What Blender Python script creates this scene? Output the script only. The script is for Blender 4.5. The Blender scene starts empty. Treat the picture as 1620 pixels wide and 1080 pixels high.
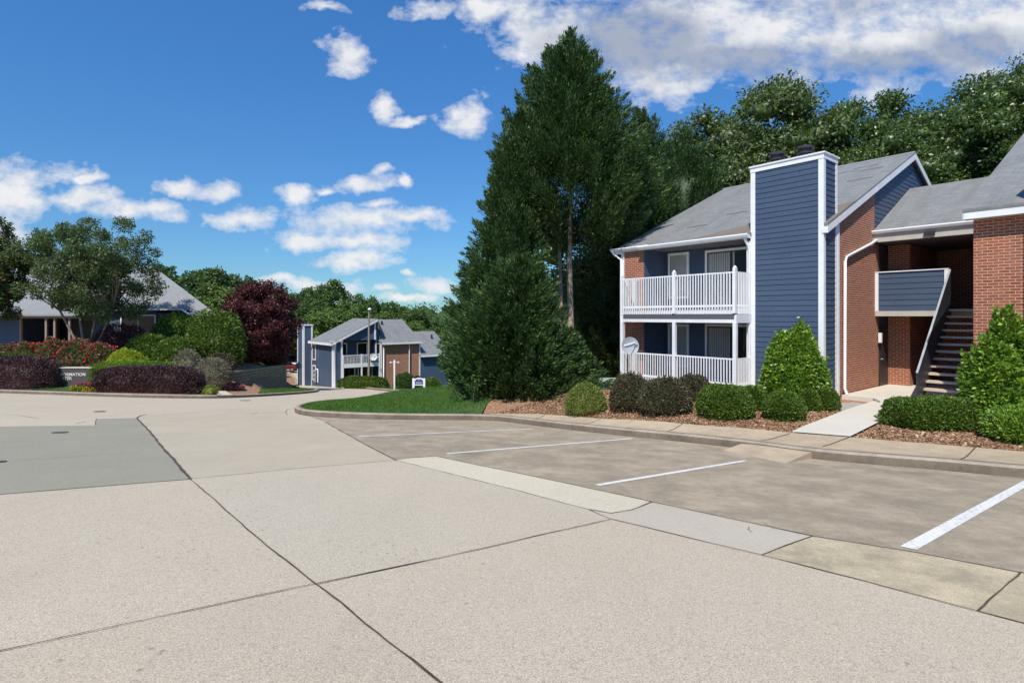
import bpy, bmesh, math, random
import numpy as np
from mathutils import Vector, Matrix
from mathutils.geometry import delaunay_2d_cdt
random.seed(7); RNG = np.random.default_rng(11)
SC = bpy.context.scene; COL = SC.collection
F = 870.0; HV = 500.0; H0 = 1.45
D1 = np.array([-.632, .775]); D2 = np.array([.775, .632])

# ------------------------------------------------------------------ materials
class NT:
    def __init__(s, nt): s.nt = nt; s.L = nt.links
    def n(s, t, **kw):
        o = s.nt.nodes.new(t)
        for k, v in kw.items():
            if k.startswith('i_'):
                key = k[2:]; key = int(key) if key.isdigit() else key.replace('_', ' ')
                if hasattr(v, 'links') or isinstance(v, bpy.types.NodeSocket): s.L.new(v, o.inputs[key])
                else: o.inputs[key].default_value = v
            else: setattr(o, k, v)
        return o
    def math(s, op, a, b=0.0, c=0.0, clamp=False):
        o = s.nt.nodes.new('ShaderNodeMath'); o.operation = op; o.use_clamp = clamp
        for i, v in enumerate((a, b, c)):
            if isinstance(v, bpy.types.NodeSocket): s.L.new(v, o.inputs[i])
            else: o.inputs[i].default_value = v
        return o.outputs[0]
    def vm(s, op, a, b=(0, 0, 0)):
        o = s.nt.nodes.new('ShaderNodeVectorMath'); o.operation = op
        for i, v in enumerate((a, b)):
            if isinstance(v, bpy.types.NodeSocket): s.L.new(v, o.inputs[i])
            else: o.inputs[i].default_value = v
        return o
    def mix(s, f, a, b):
        o = s.nt.nodes.new('ShaderNodeMix'); o.data_type = 'RGBA'
        for i, v in ((0, f), (6, a), (7, b)):
            if isinstance(v, bpy.types.NodeSocket): s.L.new(v, o.inputs[i])
            else: o.inputs[i].default_value = (v if i == 0 else (*v, 1) if len(v) == 3 else v)
        return o.outputs[2]
    def ramp(s, f, lo, hi):
        o = s.nt.nodes.new('ShaderNodeMapRange'); s.L.new(f, o.inputs[0])
        o.inputs[1].default_value = lo; o.inputs[2].default_value = hi; o.clamp = True
        return o.outputs[0]
    def noise(s, vec, scale, detail=3, rough=.5):
        o = s.nt.nodes.new('ShaderNodeTexNoise'); s.L.new(vec, o.inputs['Vector'])
        o.inputs['Scale'].default_value = scale; o.inputs['Detail'].default_value = detail; o.inputs['Roughness'].default_value = rough
        return o.outputs[0]

MATS = {}
def newmat(name):
    m = bpy.data.materials.new(name); m.use_nodes = True
    nt = NT(m.node_tree); b = m.node_tree.nodes['Principled BSDF']
    MATS[name] = m
    return m, nt, b
def bump(nt, b, h, strength=.3, dist=.01):
    o = nt.n('ShaderNodeBump'); o.inputs['Strength'].default_value = strength; o.inputs['Distance'].default_value = dist
    nt.L.new(h, o.inputs['Height']); nt.L.new(o.outputs[0], b.inputs['Normal'])

def simple(name, col, rough=.5, var=.12, nscale=3.0, metal=0, spec=.5, bmp=0):
    m, nt, b = newmat(name)
    tc = nt.n('ShaderNodeTexCoord').outputs['Object']
    a = nt.noise(tc, nscale, 5, .65)
    f = nt.ramp(a, .3, .7)
    c = nt.mix(f, [x * (1 - var) for x in col], [min(1, x * (1 + var)) for x in col])
    nt.L.new(c, b.inputs['Base Color']); b.inputs['Roughness'].default_value = rough; b.inputs['Metallic'].default_value = metal
    b.inputs['Specular IOR Level'].default_value = spec
    if bmp: bump(nt, b, nt.noise(tc, nscale * 12, 3), bmp, .01)
    return m
simple('white_paint', (.80, .80, .80), .5, .07, 2.2)
simple('gutter_white', (.78, .78, .79), .35, .04)
simple('beige_trim', (.50, .46, .40), .6, .08)
simple('dark_metal', (.035, .030, .028), .4, .3)
simple('porch_brown', (.26, .22, .18), .7, .1)
simple('sign_back', (.38, .39, .41), .5, .06)
simple('stair_metal', (.030, .032, .042), .5, .2)
simple('tread', (.58, .46, .36), .8, .12, 6, bmp=.2)
simple('grey_metal', (.42, .43, .45), .35, .08, metal=.6)
simple('meter_grey', (.35, .36, .37), .4, .2)
simple('dish_grey', (.42, .45, .46), .4, .08)
simple('dark_void', (.012, .012, .014), .8, .2)
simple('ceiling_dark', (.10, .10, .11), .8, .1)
simple('door_dark', (.03, .028, .03), .5, .1)
simple('blind', (.80, .78, .72), .6, .05)
simple('wood_pole', (.26, .22, .17), .85, .25, 5)
simple('bark_grey', (.42, .33, .25), .9, .35, 6, bmp=.6)
simple('bark_dark', (.075, .055, .042), .9, .35, 6, bmp=.6)
simple('bark_myrtle', (.27, .20, .15), .8, .3, 6, bmp=.3)
simple('box_green', (.30, .42, .34), .6, .08)
simple('tyre', (.02, .02, .02), .8, .1)
simple('rim', (.4, .4, .42), .3, .1, metal=.7)
simple('sign_blue', (.03, .05, .22), .4, .05)
simple('sign_letter', (.72, .70, .66), .6, .05)
simple('terracotta', (.55, .16, .12), .7, .1)
simple('car_blue', (.02, .035, .07), .2, .05, spec=.8)
simple('car_black', (.012, .013, .016), .2, .05, spec=.8)
simple('car_red', (.16, .012, .015), .2, .05, spec=.8)
simple('car_white', (.6, .6, .6), .2, .05, spec=.8)
simple('rock', (.30, .26, .22), .9, .3, 3, bmp=.6)
simple('gravel', (.42, .38, .34), .9, .4, 30, bmp=.8)
def line_mat():
    m, nt, b = newmat('line_paint'); tc = nt.n('ShaderNodeTexCoord').outputs['Object']
    w = nt.ramp(nt.noise(tc, 24, 6, .8), .50, .58); w2 = nt.ramp(nt.noise(tc, 2.0, 3), .40, .65)
    c = nt.mix(nt.math('MULTIPLY', w, nt.math('ADD', nt.math('MULTIPLY', w2, .6), .25)), (.80, .79, .75), (.34, .29, .23)); nt.L.new(c, b.inputs['Base Color']); b.inputs['Roughness'].default_value = .7
line_mat()
simple('joint_dirt', (.085, .068, .052), .95, .5, 12)
simple('iron', (.07, .065, .06), .7, .3, 10)

def glassmat(name, tint, a=.5):
    m, nt, b = newmat(name)
    b.inputs['Base Color'].default_value = (*tint, 1); b.inputs['Roughness'].default_value = .04
    b.inputs['Specular IOR Level'].default_value = .7 if a < .5 else .35
    out = m.node_tree.nodes['Material Output']
    tr = nt.n('ShaderNodeBsdfTransparent'); mx = nt.n('ShaderNodeMixShader'); mx.inputs[0].default_value = a
    nt.L.new(tr.outputs[0], mx.inputs[1]); nt.L.new(b.outputs[0], mx.inputs[2]); nt.L.new(mx.outputs[0], out.inputs['Surface'])
glassmat('glass', (.02, .022, .025), .15)
glassmat('glass_dark', (.012, .013, .016), .92)

def siding_mat():
    m, nt, b = newmat('navy_siding')
    uv = nt.n('ShaderNodeTexCoord').outputs['UV']
    sp = nt.n('ShaderNodeSeparateXYZ'); nt.L.new(uv, sp.inputs[0])
    st = nt.n('ShaderNodeCombineXYZ'); nt.L.new(nt.math('MULTIPLY', sp.outputs[0], .7), st.inputs[0]); nt.L.new(nt.math('MULTIPLY', sp.outputs[1], 22.), st.inputs[1])
    grain = nt.noise(st.outputs[0], 3, 4, .7)
    big = nt.noise(uv, .9, 4)
    row = nt.n('ShaderNodeTexWhiteNoise', noise_dimensions='1D'); nt.L.new(nt.math('FLOOR', nt.math('DIVIDE', sp.outputs[1], .175)), row.inputs['W'])
    f = nt.math('ADD', nt.math('MULTIPLY', nt.ramp(big, .3, .7), .5), nt.math('MULTIPLY', row.outputs[0], .5))
    jx = nt.math('FRACT', nt.math('ADD', nt.math('DIVIDE', sp.outputs[0], 3.6), row.outputs[0]))
    c = nt.mix(f, (.045, .071, .120), (.061, .094, .154))
    c = nt.mix(nt.math('MULTIPLY', nt.math('LESS_THAN', jx, .0028), .7), c, (.015, .02, .03))
    c = nt.mix(nt.math('MULTIPLY', nt.ramp(nt.noise(uv, 5, 6, .8), .55, .8), .25), c, (.13, .15, .17))
    nt.L.new(c, b.inputs['Base Color']); b.inputs['Roughness'].default_value = .55
    bump(nt, b, grain, .15, .004)
siding_mat()
def siding_far():
    m, nt, b = newmat('navy_siding_far')
    uv = nt.n('ShaderNodeTexCoord').outputs['UV']
    sp = nt.n('ShaderNodeSeparateXYZ'); nt.L.new(uv, sp.inputs[0])
    fr = nt.math('FRACT', nt.math('DIVIDE', sp.outputs[1], .2))
    big = nt.noise(uv, .5, 4)
    c = nt.mix(nt.ramp(big, .3, .7), (.044, .072, .122), (.060, .092, .150))
    nt.L.new(c, b.inputs['Base Color']); b.inputs['Roughness'].default_value = .55
    bump(nt, b, nt.math('SUBTRACT', 1.0, fr), 1.0, .03)
siding_far()
def brick_mat(name, c1, c2, mortar):
    m, nt, b = newmat(name)
    uv = nt.n('ShaderNodeTexCoord').outputs['UV']
    br = nt.n('ShaderNodeTexBrick'); nt.L.new(uv, br.inputs['Vector'])
    br.inputs['Scale'].default_value = 1; br.inputs['Brick Width'].default_value = .215; br.inputs['Row Height'].default_value = .077
    br.inputs['Mortar Size'].default_value = .0085; br.inputs['Mortar Smooth'].default_value = .2
    br.inputs['Color1'].default_value = (*c1, 1); br.inputs['Color2'].default_value = (*c2, 1); br.inputs['Mortar'].default_value = (*mortar, 1)
    n1 = nt.noise(uv, 6, 4, .7)
    n2 = nt.noise(uv, .8, 3)
    c = nt.mix(nt.math('MULTIPLY', nt.ramp(n1, .45, .75), .35), br.outputs['Color'], (.12, .045, .03))
    c = nt.mix(nt.math('MULTIPLY', nt.ramp(n2, .45, .75), .15), c, (.42, .26, .20))
    nt.L.new(c, b.inputs['Base Color']); b.inputs['Roughness'].default_value = .85
    bump(nt, b, nt.math('SUBTRACT', nt.math('MULTIPLY', n1, .3), br.outputs['Fac']), .7, .008)
brick_mat('brick', (.36, .105, .050), (.23, .065, .033), (.66, .43, .30))
def shingle_mat(name, ca, cb, cstain, streak=.4):
    m, nt, b = newmat(name)
    tcn = nt.n('ShaderNodeTexCoord'); uv = tcn.outputs['UV']
    br = nt.n('ShaderNodeTexBrick'); nt.L.new(uv, br.inputs['Vector'])
    br.inputs['Scale'].default_value = 1; br.inputs['Brick Width'].default_value = .3; br.inputs['Row Height'].default_value = .14
    br.inputs['Mortar Size'].default_value = .006; br.inputs['Color1'].default_value = (*ca, 1); br.inputs['Color2'].default_value = (*cb, 1)
    br.inputs['Mortar'].default_value = (*[x * .55 for x in ca], 1); br.inputs['Mortar Smooth'].default_value = .5
    sp = nt.n('ShaderNodeSeparateXYZ'); nt.L.new(uv, sp.inputs[0])
    st = nt.n('ShaderNodeCombineXYZ'); nt.L.new(nt.math('MULTIPLY', sp.outputs[0], 1.6), st.inputs[0]); nt.L.new(nt.math('MULTIPLY', sp.outputs[1], .35), st.inputs[1])
    s1 = nt.ramp(nt.noise(st.outputs[0], 1.0, 5, .6), .48, .72)
    n1 = nt.noise(uv, 40, 3, .8)
    n5 = nt.ramp(nt.noise(uv, 7, 4, .75), .4, .65)
    c0 = nt.mix(nt.math('MULTIPLY', n5, .45), br.outputs['Color'], [x * .6 for x in cb])
    c = nt.mix(nt.math('MULTIPLY', s1, streak), c0, cstain)
    c = nt.mix(nt.math('MULTIPLY', nt.ramp(n1, .3, .7), .35), c, [x * 1.5 for x in ca])
    nt.L.new(c, b.inputs['Base Color']); b.inputs['Roughness'].default_value = .9
    bump(nt, b, nt.math('ADD', nt.math('MULTIPLY', n1, .5), nt.math('SUBTRACT', 1.0, br.outputs['Fac'])), .6, .012)
shingle_mat('shingle', (.235, .24, .235), (.165, .17, .168), (.115, .11, .10), .7)
shingle_mat('shingle_brown', (.20, .165, .135), (.17, .145, .125), (.12, .09, .07), .6)
shingle_mat('shingle_light', (.265, .27, .265), (.22, .225, .225), (.17, .16, .15), .4)

def concrete(name, base, spec_amt=.5, stain=None, stain_amt=.0, brush=0, lo=.42, hi=.68, tint=(1.05, 1, .93)):
    m, nt, b = newmat(name)
    tc = nt.n('ShaderNodeTexCoord').outputs['Object']
    big = nt.ramp(nt.noise(tc, .22, 5, .6), .3, .7)
    mid = nt.ramp(nt.noise(tc, 1.3, 5, .65), .3, .7)
    fine = nt.noise(tc, 38, 4, .85)
    fine2 = nt.noise(tc, 120, 2, .7)
    c = nt.mix(big, [x * .93 for x in base], [min(.9, x * 1.06) for x in base])
    c = nt.mix(nt.math('MULTIPLY', nt.ramp(nt.noise(nt.vm('ADD', tc, (7, 3, 1)).outputs[0], .13, 4, .55), .42, .60), .55), c, [base[0] * .90, base[1] * .965, base[2] * .985])
    c = nt.mix(nt.math('MULTIPLY', mid, .26), c, [x * .80 * t for x, t in zip(base, tint)])
    mpt = nt.n('ShaderNodeMapping'); nt.L.new(tc, mpt.inputs[0]); mpt.inputs['Rotation'].default_value = (0, 0, math.radians(-22)); mpt.inputs['Scale'].default_value = (1.1, .07, 1)
    c = nt.mix(nt.math('MULTIPLY', nt.ramp(nt.noise(mpt.outputs[0], 1.3, 4, .6), .50, .68), .20), c, [x * .70 for x in base])
    c = nt.mix(nt.math('MULTIPLY', nt.ramp(nt.noise(tc, 4.5, 6, .75), .55, .72), .28), c, [x * .68 for x in base])
    c = nt.mix(nt.math('MULTIPLY', nt.ramp(fine, .50, .62), .65 * spec_amt), c, [x * .58 for x in base])
    c = nt.mix(nt.math('MULTIPLY', nt.ramp(fine2, .52, .60), .55 * spec_amt), c, [min(.9, x * 1.45) for x in base])
    c = nt.mix(nt.math('MULTIPLY', nt.ramp(fine2, .46, .36), .75 * spec_amt), c, [x * .5 for x in base])
    # dark aggregate chips and gum spots
    vo = nt.n('ShaderNodeTexVoronoi'); nt.L.new(tc, vo.inputs['Vector']); vo.inputs['Scale'].default_value = 14
    sp = nt.n('ShaderNodeSeparateColor'); nt.L.new(vo.outputs['Color'], sp.inputs[0])
    spot = nt.math('MULTIPLY', nt.ramp(vo.outputs['Distance'], .26, .12), nt.ramp(nt.math('MULTIPLY', sp.outputs[0], nt.ramp(nt.noise(tc, .8, 3), .3, .7)), .55, .75))
    c = nt.mix(nt.math('MULTIPLY', spot, .7 * spec_amt), c, [x * .38 for x in base])
    vo2 = nt.n('ShaderNodeTexVoronoi'); nt.L.new(tc, vo2.inputs['Vector']); vo2.inputs['Scale'].default_value = 1.7
    sp2 = nt.n('ShaderNodeSeparateColor'); nt.L.new(vo2.outputs['Color'], sp2.inputs[0])
    gum = nt.math('MULTIPLY', nt.ramp(vo2.outputs['Distance'], .040, .028), nt.ramp(sp2.outputs[1], .72, .78))
    c = nt.mix(gum, c, (.04, .035, .03))
    if stain:
        s = nt.ramp(nt.noise(tc, 1.5, 10, .78), lo, hi)
        c = nt.mix(nt.math('MULTIPLY', s, stain_amt), c, stain)
        s2 = nt.ramp(nt.noise(nt.vm('ADD', tc, (31, 5, 2)).outputs[0], .55, 8, .68), .48, .68)
        c = nt.mix(nt.math('MULTIPLY', s2, stain_amt * .6), c, [x * .62 for x in base])
    if brush:
        vo3 = nt.n('ShaderNodeTexVoronoi'); nw = nt.n('ShaderNodeTexNoise'); nt.L.new(tc, nw.inputs['Vector']); nw.inputs['Scale'].default_value = 2.2; nw.inputs['Detail'].default_value = 5
        nt.L.new(nt.vm('ADD', tc, nt.vm('MULTIPLY', nw.outputs[1], (.9, .9, 0)).outputs[0]).outputs[0], vo3.inputs['Vector']); vo3.inputs['Scale'].default_value = .42
        c = nt.mix(nt.math('MULTIPLY', nt.ramp(vo3.outputs['Distance'], .22, .05), .40), c, [x * .38 for x in base])
        mp = nt.n('ShaderNodeMapping'); nt.L.new(tc, mp.inputs[0]); mp.inputs['Rotation'].default_value = (0, 0, math.radians(39)); mp.inputs['Scale'].default_value = (1, 26, 1)
        bn = nt.noise(mp.outputs[0], 1.6, 4, .6)
        c = nt.mix(nt.math('MULTIPLY', nt.ramp(bn, .52, .75), brush), c, [min(.9, x * 1.35) for x in base])
    nt.L.new(c, b.inputs['Base Color']); b.inputs['Roughness'].default_value = .85; b.inputs['Specular IOR Level'].default_value = .3
    bump(nt, b, nt.math('ADD', fine, nt.math('MULTIPLY', fine2, .6)), .35, .006)
concrete('road_concrete', (.545, .460, .343), 1.0)
concrete('slab_cool', (.540, .464, .350), 1.0)
concrete('slab_warm', (.537, .450, .335), 1.0, (.44, .38, .29), .15)
concrete('road_warm', (.525, .445, .325), .6, (.44, .36, .25), .35)
concrete('road_grey', (.345, .315, .235), .7, (.28, .265, .195), .3)
concrete('road_light', (.55, .47, .345), .5)
concrete('parking', (.325, .268, .188), 1.0, (.62, .50, .36), .62, brush=.38)
concrete('strip_cream', (.64, .565, .42), .9)
concrete('strip_pale', (.54, .475, .375), .5)
concrete('strip_tan', (.60, .50, .33), .9, (.27, .225, .15), .70, lo=.4, hi=.6)
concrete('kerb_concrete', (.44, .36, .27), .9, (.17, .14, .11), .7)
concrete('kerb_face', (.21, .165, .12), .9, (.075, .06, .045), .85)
concrete('walk_concrete', (.54, .425, .285), .9, (.26, .21, .145), .6)
concrete('path_concrete', (.66, .61, .52), .5, (.5, .40, .3), .15)

def ground_mats():
    m, nt, b = newmat('mulch')
    tc = nt.n('ShaderNodeTexCoord').outputs['Object']
    vo = nt.n('ShaderNodeTexVoronoi'); nt.L.new(tc, vo.inputs['Vector']); vo.inputs['Scale'].default_value = 26
    mp = nt.n('ShaderNodeSeparateColor'); nt.L.new(vo.outputs['Color'], mp.inputs[0])
    c = nt.mix(mp.outputs[0], (.21, .105, .052), (.48, .28, .16))
    n = nt.noise(tc, 3.5, 6, .7)
    c = nt.mix(nt.math('MULTIPLY', nt.ramp(n, .45, .7), .6), c, (.32, .16, .09))
    c = nt.mix(nt.math('MULTIPLY', nt.ramp(nt.noise(tc, 60, 3, .8), .55, .7), .6), c, (.50, .35, .22))
    nt.L.new(c, b.inputs['Base Color']); b.inputs['Roughness'].default_value = .95
    bump(nt, b, nt.math('ADD', vo.outputs['Distance'], n), 1.0, .03)
    m, nt, b = newmat('lawn')
    tc = nt.n('ShaderNodeTexCoord').outputs['Object']
    n = nt.noise(tc, 1.2, 5, .7); n2 = nt.noise(tc, 30, 3, .8)
    c = nt.mix(nt.ramp(n, .3, .7), (.045, .095, .02), (.085, .15, .035))
    c = nt.mix(nt.math('MULTIPLY', nt.ramp(n2, .4, .7), .6), c, (.03, .07, .015))
    nt.L.new(c, b.inputs['Base Color']); b.inputs['Roughness'].default_value = .9
    bump(nt, b, n2, .8, .03)
    m, nt, b = newmat('stone_blocks')
    uv = nt.n('ShaderNodeTexCoord').outputs['UV']
    br = nt.n('ShaderNodeTexBrick'); nt.L.new(uv, br.inputs['Vector']); br.inputs['Scale'].default_value = 1
    br.inputs['Brick Width'].default_value = .42; br.inputs['Row Height'].default_value = .2; br.inputs['Mortar Size'].default_value = .012
    br.inputs['Color1'].default_value = (.30, .25, .17, 1); br.inputs['Color2'].default_value = (.40, .33, .225, 1); br.inputs['Mortar'].default_value = (.035, .03, .027, 1)
    n = nt.noise(uv, 9, 5, .7)
    c = nt.mix(nt.math('MULTIPLY', nt.ramp(n, .4, .7), .5), br.outputs['Color'], (.075, .065, .055))
    nt.L.new(c, b.inputs['Base Color']); b.inputs['Roughness'].default_value = .95
    bump(nt, b, nt.math('SUBTRACT', n, br.outputs['Fac']), 1.0, .03)
    m, nt, b = newmat('dark_stone')
    tc = nt.n('ShaderNodeTexCoord').outputs['Object']
    c = nt.mix(nt.ramp(nt.noise(tc, 4, 5, .7), .35, .7), (.055, .045, .045), (.105, .09, .085))
    nt.L.new(c, b.inputs['Base Color']); b.inputs['Roughness'].default_value = .8
ground_mats()

def leafmat(name, c1, c2, c3=None, rough=.55, trans=.25, spec=.35):
    m, nt, b = newmat(name)
    ge = nt.n('ShaderNodeNewGeometry'); tc = nt.n('ShaderNodeTexCoord').outputs['Object']
    n = nt.ramp(nt.noise(tc, 1.1, 3), .35, .65)
    f = nt.math('ADD', nt.math('MULTIPLY', ge.outputs['Random Per Island'], .65), nt.math('MULTIPLY', n, .35))
    c = nt.mix(f, c1, c2)
    if c3:
        wn = nt.n('ShaderNodeTexWhiteNoise', noise_dimensions='1D'); nt.L.new(ge.outputs['Random Per Island'], wn.inputs['W'])
        c = nt.mix(nt.ramp(wn.outputs[0], .80, .90), c, c3)
    nt.L.new(c, b.inputs['Base Color']); b.inputs['Roughness'].default_value = rough; b.inputs['Specular IOR Level'].default_value = spec
    out = m.node_tree.nodes['Material Output']
    tl = nt.n('ShaderNodeBsdfTranslucent'); nt.L.new(nt.mix(.35, c, (.30, .42, .05)) if trans > .2 else c, tl.inputs[0])
    mx = nt.n('ShaderNodeMixShader'); mx.inputs[0].default_value = trans
    nt.L.new(b.outputs[0], mx.inputs[1]); nt.L.new(tl.outputs[0], mx.inputs[2]); nt.L.new(mx.outputs[0], out.inputs['Surface'])
leafmat('leaf_cypress', (.018, .048, .015), (.064, .122, .032), (.15, .23, .055), trans=.15)
leafmat('leaf_oak', (.036, .072, .013), (.095, .15, .030), (.16, .23, .06), rough=.4, spec=.6)
leafmat('leaf_glossy', (.042, .075, .017), (.115, .16, .04), (.26, .30, .14), rough=.42, spec=.45)
leafmat('leaf_far', (.035, .075, .018), (.080, .145, .034), (.12, .19, .05), rough=.6)
leafmat('leaf_far_light', (.065, .12, .020), (.13, .21, .04), (.17, .25, .06), rough=.6)
leafmat('leaf_box', (.035, .080, .008), (.11, .180, .022), (.22, .31, .05), rough=.5)
leafmat('leaf_bright', (.075, .17, .012), (.20, .34, .03), (.38, .50, .07), rough=.4, spec=.5)
leafmat('leaf_olive', (.095, .135, .025), (.20, .25, .05), (.34, .36, .08), rough=.6)
leafmat('leaf_burgundy', (.062, .028, .034), (.15, .078, .085), (.080, .085, .045), rough=.5, trans=.12)
leafmat('leaf_brown', (.045, .056, .020), (.105, .090, .048), (.19, .12, .09), rough=.5, trans=.12)
leafmat('leaf_maple', (.045, .010, .012), (.110, .026, .026), (.16, .042, .036), rough=.5, trans=.15)
leafmat('leaf_myrtle', (.045, .090, .025), (.100, .155, .048), (.16, .15, .08), rough=.5)
leafmat('leaf_yellow', (.20, .28, .02), (.42, .48, .03), (.6, .62, .06), rough=.5)
leafmat('leaf_grass', (.13, .13, .075), (.22, .20, .13), (.28, .22, .18), rough=.7, trans=.12)
leafmat('leaf_rose', (.040, .080, .018), (.095, .14, .04), (.26, .12, .08), rough=.5)
leafmat('petal_red', (.55, .015, .04), (.75, .08, .11), (.78, .30, .26), rough=.5, trans=.12)
leafmat('petal_pink', (.42, .03, .12), (.55, .12, .20), (.3, .05, .2), rough=.5, trans=.12)
leafmat('petal_yellow', (.62, .45, .02), (.75, .60, .03), None, rough=.5, trans=.12)
leafmat('grass_blade', (.036, .11, .010), (.095, .21, .026), (.18, .26, .045), rough=.6)
leafmat('chip', (.22, .11, .055), (.45, .26, .145), (.60, .44, .29), rough=.9, trans=.0)

# ------------------------------------------------------------------ object helpers
def mat(o, *names):
    for n in names: o.data.materials.append(MATS[n])
def tag(o, label=None, cat=None, group=None, kind=None):
    if label: o['label'] = label
    if cat: o['category'] = cat
    if group: o['group'] = group
    if kind: o['kind'] = kind
    return o
def empty(name, loc=(0, 0, 0), rz=0, label=None, cat=None, group=None):
    o = bpy.data.objects.new(name, None); COL.objects.link(o); o.location = loc; o.rotation_euler = (0, 0, rz)
    o.empty_display_size = .2
    return tag(o, label, cat, group)
class MB:
    def __init__(s): s.v = []; s.f = []; s.m = []; s.smooth = []
    def add(s, vs, fs, mi=0, sm=False):
        k = len(s.v); s.v += [tuple(p) for p in vs]
        for f in fs: s.f.append([i + k for i in f]); s.m.append(mi); s.smooth.append(sm)
        return s
    def box(s, x0, x1, y0, y1, z0, z1, mi=0):
        if x0 > x1: x0, x1 = x1, x0
        if y0 > y1: y0, y1 = y1, y0
        if z0 > z1: z0, z1 = z1, z0
        v = [(x0, y0, z0), (x1, y0, z0), (x1, y1, z0), (x0, y1, z0), (x0, y0, z1), (x1, y0, z1), (x1, y1, z1), (x0, y1, z1)]
        return s.add(v, [(0, 3, 2, 1), (4, 5, 6, 7), (0, 1, 5, 4), (1, 2, 6, 5), (2, 3, 7, 6), (3, 0, 4, 7)], mi)
    def loft(s, A, B, mi=0):   # two matching polygons -> closed solid
        n = len(A); return s.add(list(A) + list(B), [list(range(n))[::-1], list(range(n, 2 * n))] + [(i, (i + 1) % n, n + (i + 1) % n, n + i) for i in range(n)], mi)
    def prism_x(s, yz, x0, x1, mi=0): return s.loft([(x0, y, z) for y, z in yz], [(x1, y, z) for y, z in yz], mi)
    def prism_y(s, xz, y0, y1, mi=0): return s.loft([(x, y0, z) for x, z in xz], [(x, y1, z) for x, z in xz], mi)
    def prism_z(s, xy, z0, z1, mi=0): return s.loft([(x, y, z0) for x, y in xy], [(x, y, z1) for x, y in xy], mi)
    def slab(s, pts, t, mi=0): return s.loft([(p[0], p[1], p[2] - t) for p in pts], pts, mi)
    def tube(s, pts, rs, n=8, mi=0, caps=True, sm=True):
        pts = [Vector(p) for p in pts]
        if not hasattr(rs, '__len__'): rs = [rs] * len(pts)
        k = len(s.v); rings = []
        for i, p in enumerate(pts):
            d = (pts[min(i + 1, len(pts) - 1)] - pts[max(i - 1, 0)]).normalized()
            a = Vector((0, 0, 1)) if abs(d.z) < .9 else Vector((1, 0, 0))
            u = d.cross(a).normalized(); w = d.cross(u)
            rings.append([p + (u * math.cos(2 * math.pi * j / n) + w * math.sin(2 * math.pi * j / n)) * rs[i] for j in range(n)])
        vs = [q for r in rings for q in r]
        fs = [(i * n + j, i * n + (j + 1) % n, (i + 1) * n + (j + 1) % n, (i + 1) * n + j) for i in range(len(pts) - 1) for j in range(n)]
        s.add(vs, fs, mi, sm)
        if caps: s.add(rings[0], [tuple(range(n))], mi); s.add(rings[-1], [tuple(range(n))], mi)
        return s
    def build(s, name, mats, parent=None, uv=True, label=None):
        me = bpy.data.meshes.new(name); me.from_pydata(s.v, [], s.f)
        if isinstance(mats, str): mats = [mats]
        for m in mats: me.materials.append(MATS[m])
        me.polygons.foreach_set('material_index', s.m); me.polygons.foreach_set('use_smooth', s.smooth)
        bm = bmesh.new(); bm.from_mesh(me); bmesh.ops.recalc_face_normals(bm, faces=bm.faces)
        if uv:
            L = bm.loops.layers.uv.new('UVMap'); Z = Vector((0, 0, 1))
            for f in bm.faces:
                n = f.normal
                h = Z.cross(n)
                h = Vector((1, 0, 0)) if h.length < .05 else h.normalized()
                if abs(n.z) > .95 and h.length < .05: h = Vector((1, 0, 0))
                # keep direction sign stable
                if h.x < -1e-4 or (abs(h.x) < 1e-4 and h.y < 0): h = -h
                w = n.cross(h)
                if w.z < 0: w = -w
                for l in f.loops: l[L].uv = (l.vert.co.dot(h), l.vert.co.dot(w))
        bm.to_mesh(me); bm.free()
        o = bpy.data.objects.new(name, me); COL.objects.link(o)
        if parent: o.parent = parent
        if label: o['label'] = label
        return o
def bevel(o, w=.01, seg=2):
    m = o.modifiers.new('bevel', 'BEVEL'); m.width = w; m.segments = seg; m.limit_method = 'ANGLE'; m.angle_limit = math.radians(40)
    return o

# ------------------------------------------------------------------ terrain
def in_poly(x, y, P):
    x = np.asarray(x, float); y = np.asarray(y, float); c = np.zeros(np.broadcast(x, y).shape, bool)
    n = len(P)
    for i in range(n):
        x1, y1 = P[i]; x2, y2 = P[(i + 1) % n]
        if y1 == y2: continue
        t = ((y1 > y) != (y2 > y)) & (x < (x2 - x1) * (y - y1) / (y2 - y1) + x1)
        c ^= t
    return c
def seg_dist(x, y, P):
    x = np.asarray(x, float); y = np.asarray(y, float); d = np.full(np.broadcast(x, y).shape, 1e9)
    for (ax, ay), (bx, by) in zip(P[:-1], P[1:]):
        vx, vy = bx - ax, by - ay; t = np.clip(((x - ax) * vx + (y - ay) * vy) / (vx * vx + vy * vy + 1e-9), 0, 1)
        d = np.minimum(d, np.hypot(x - ax - t * vx, y - ay - t * vy))
    return d
def base(x, y):
    x = np.asarray(x, float); y = np.asarray(y, float)
    yy = np.clip(y, -8, 62); far = np.clip(y - 62, 0, 400)
    return -H0 - .0222 * np.clip(x, -70, 60) - .1106 * yy - .018 * np.clip(far, 0, 60)
def smooth(t): t = np.clip(t, 0, 1); return t * t * (3 - 2 * t)
def PP(u, v, dz=0):           # photo ray meets the sloping road plane (raised dz)
    a = (u - 810) / F; b = (HV - v) / F
    Y = (H0 - dz) / (-b - .0222 * a - .1106)
    return np.array([a * Y, Y])
def P3(u, v, Y): return ((u - 810) / F * Y, Y, (HV - v) / F * Y)

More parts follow.
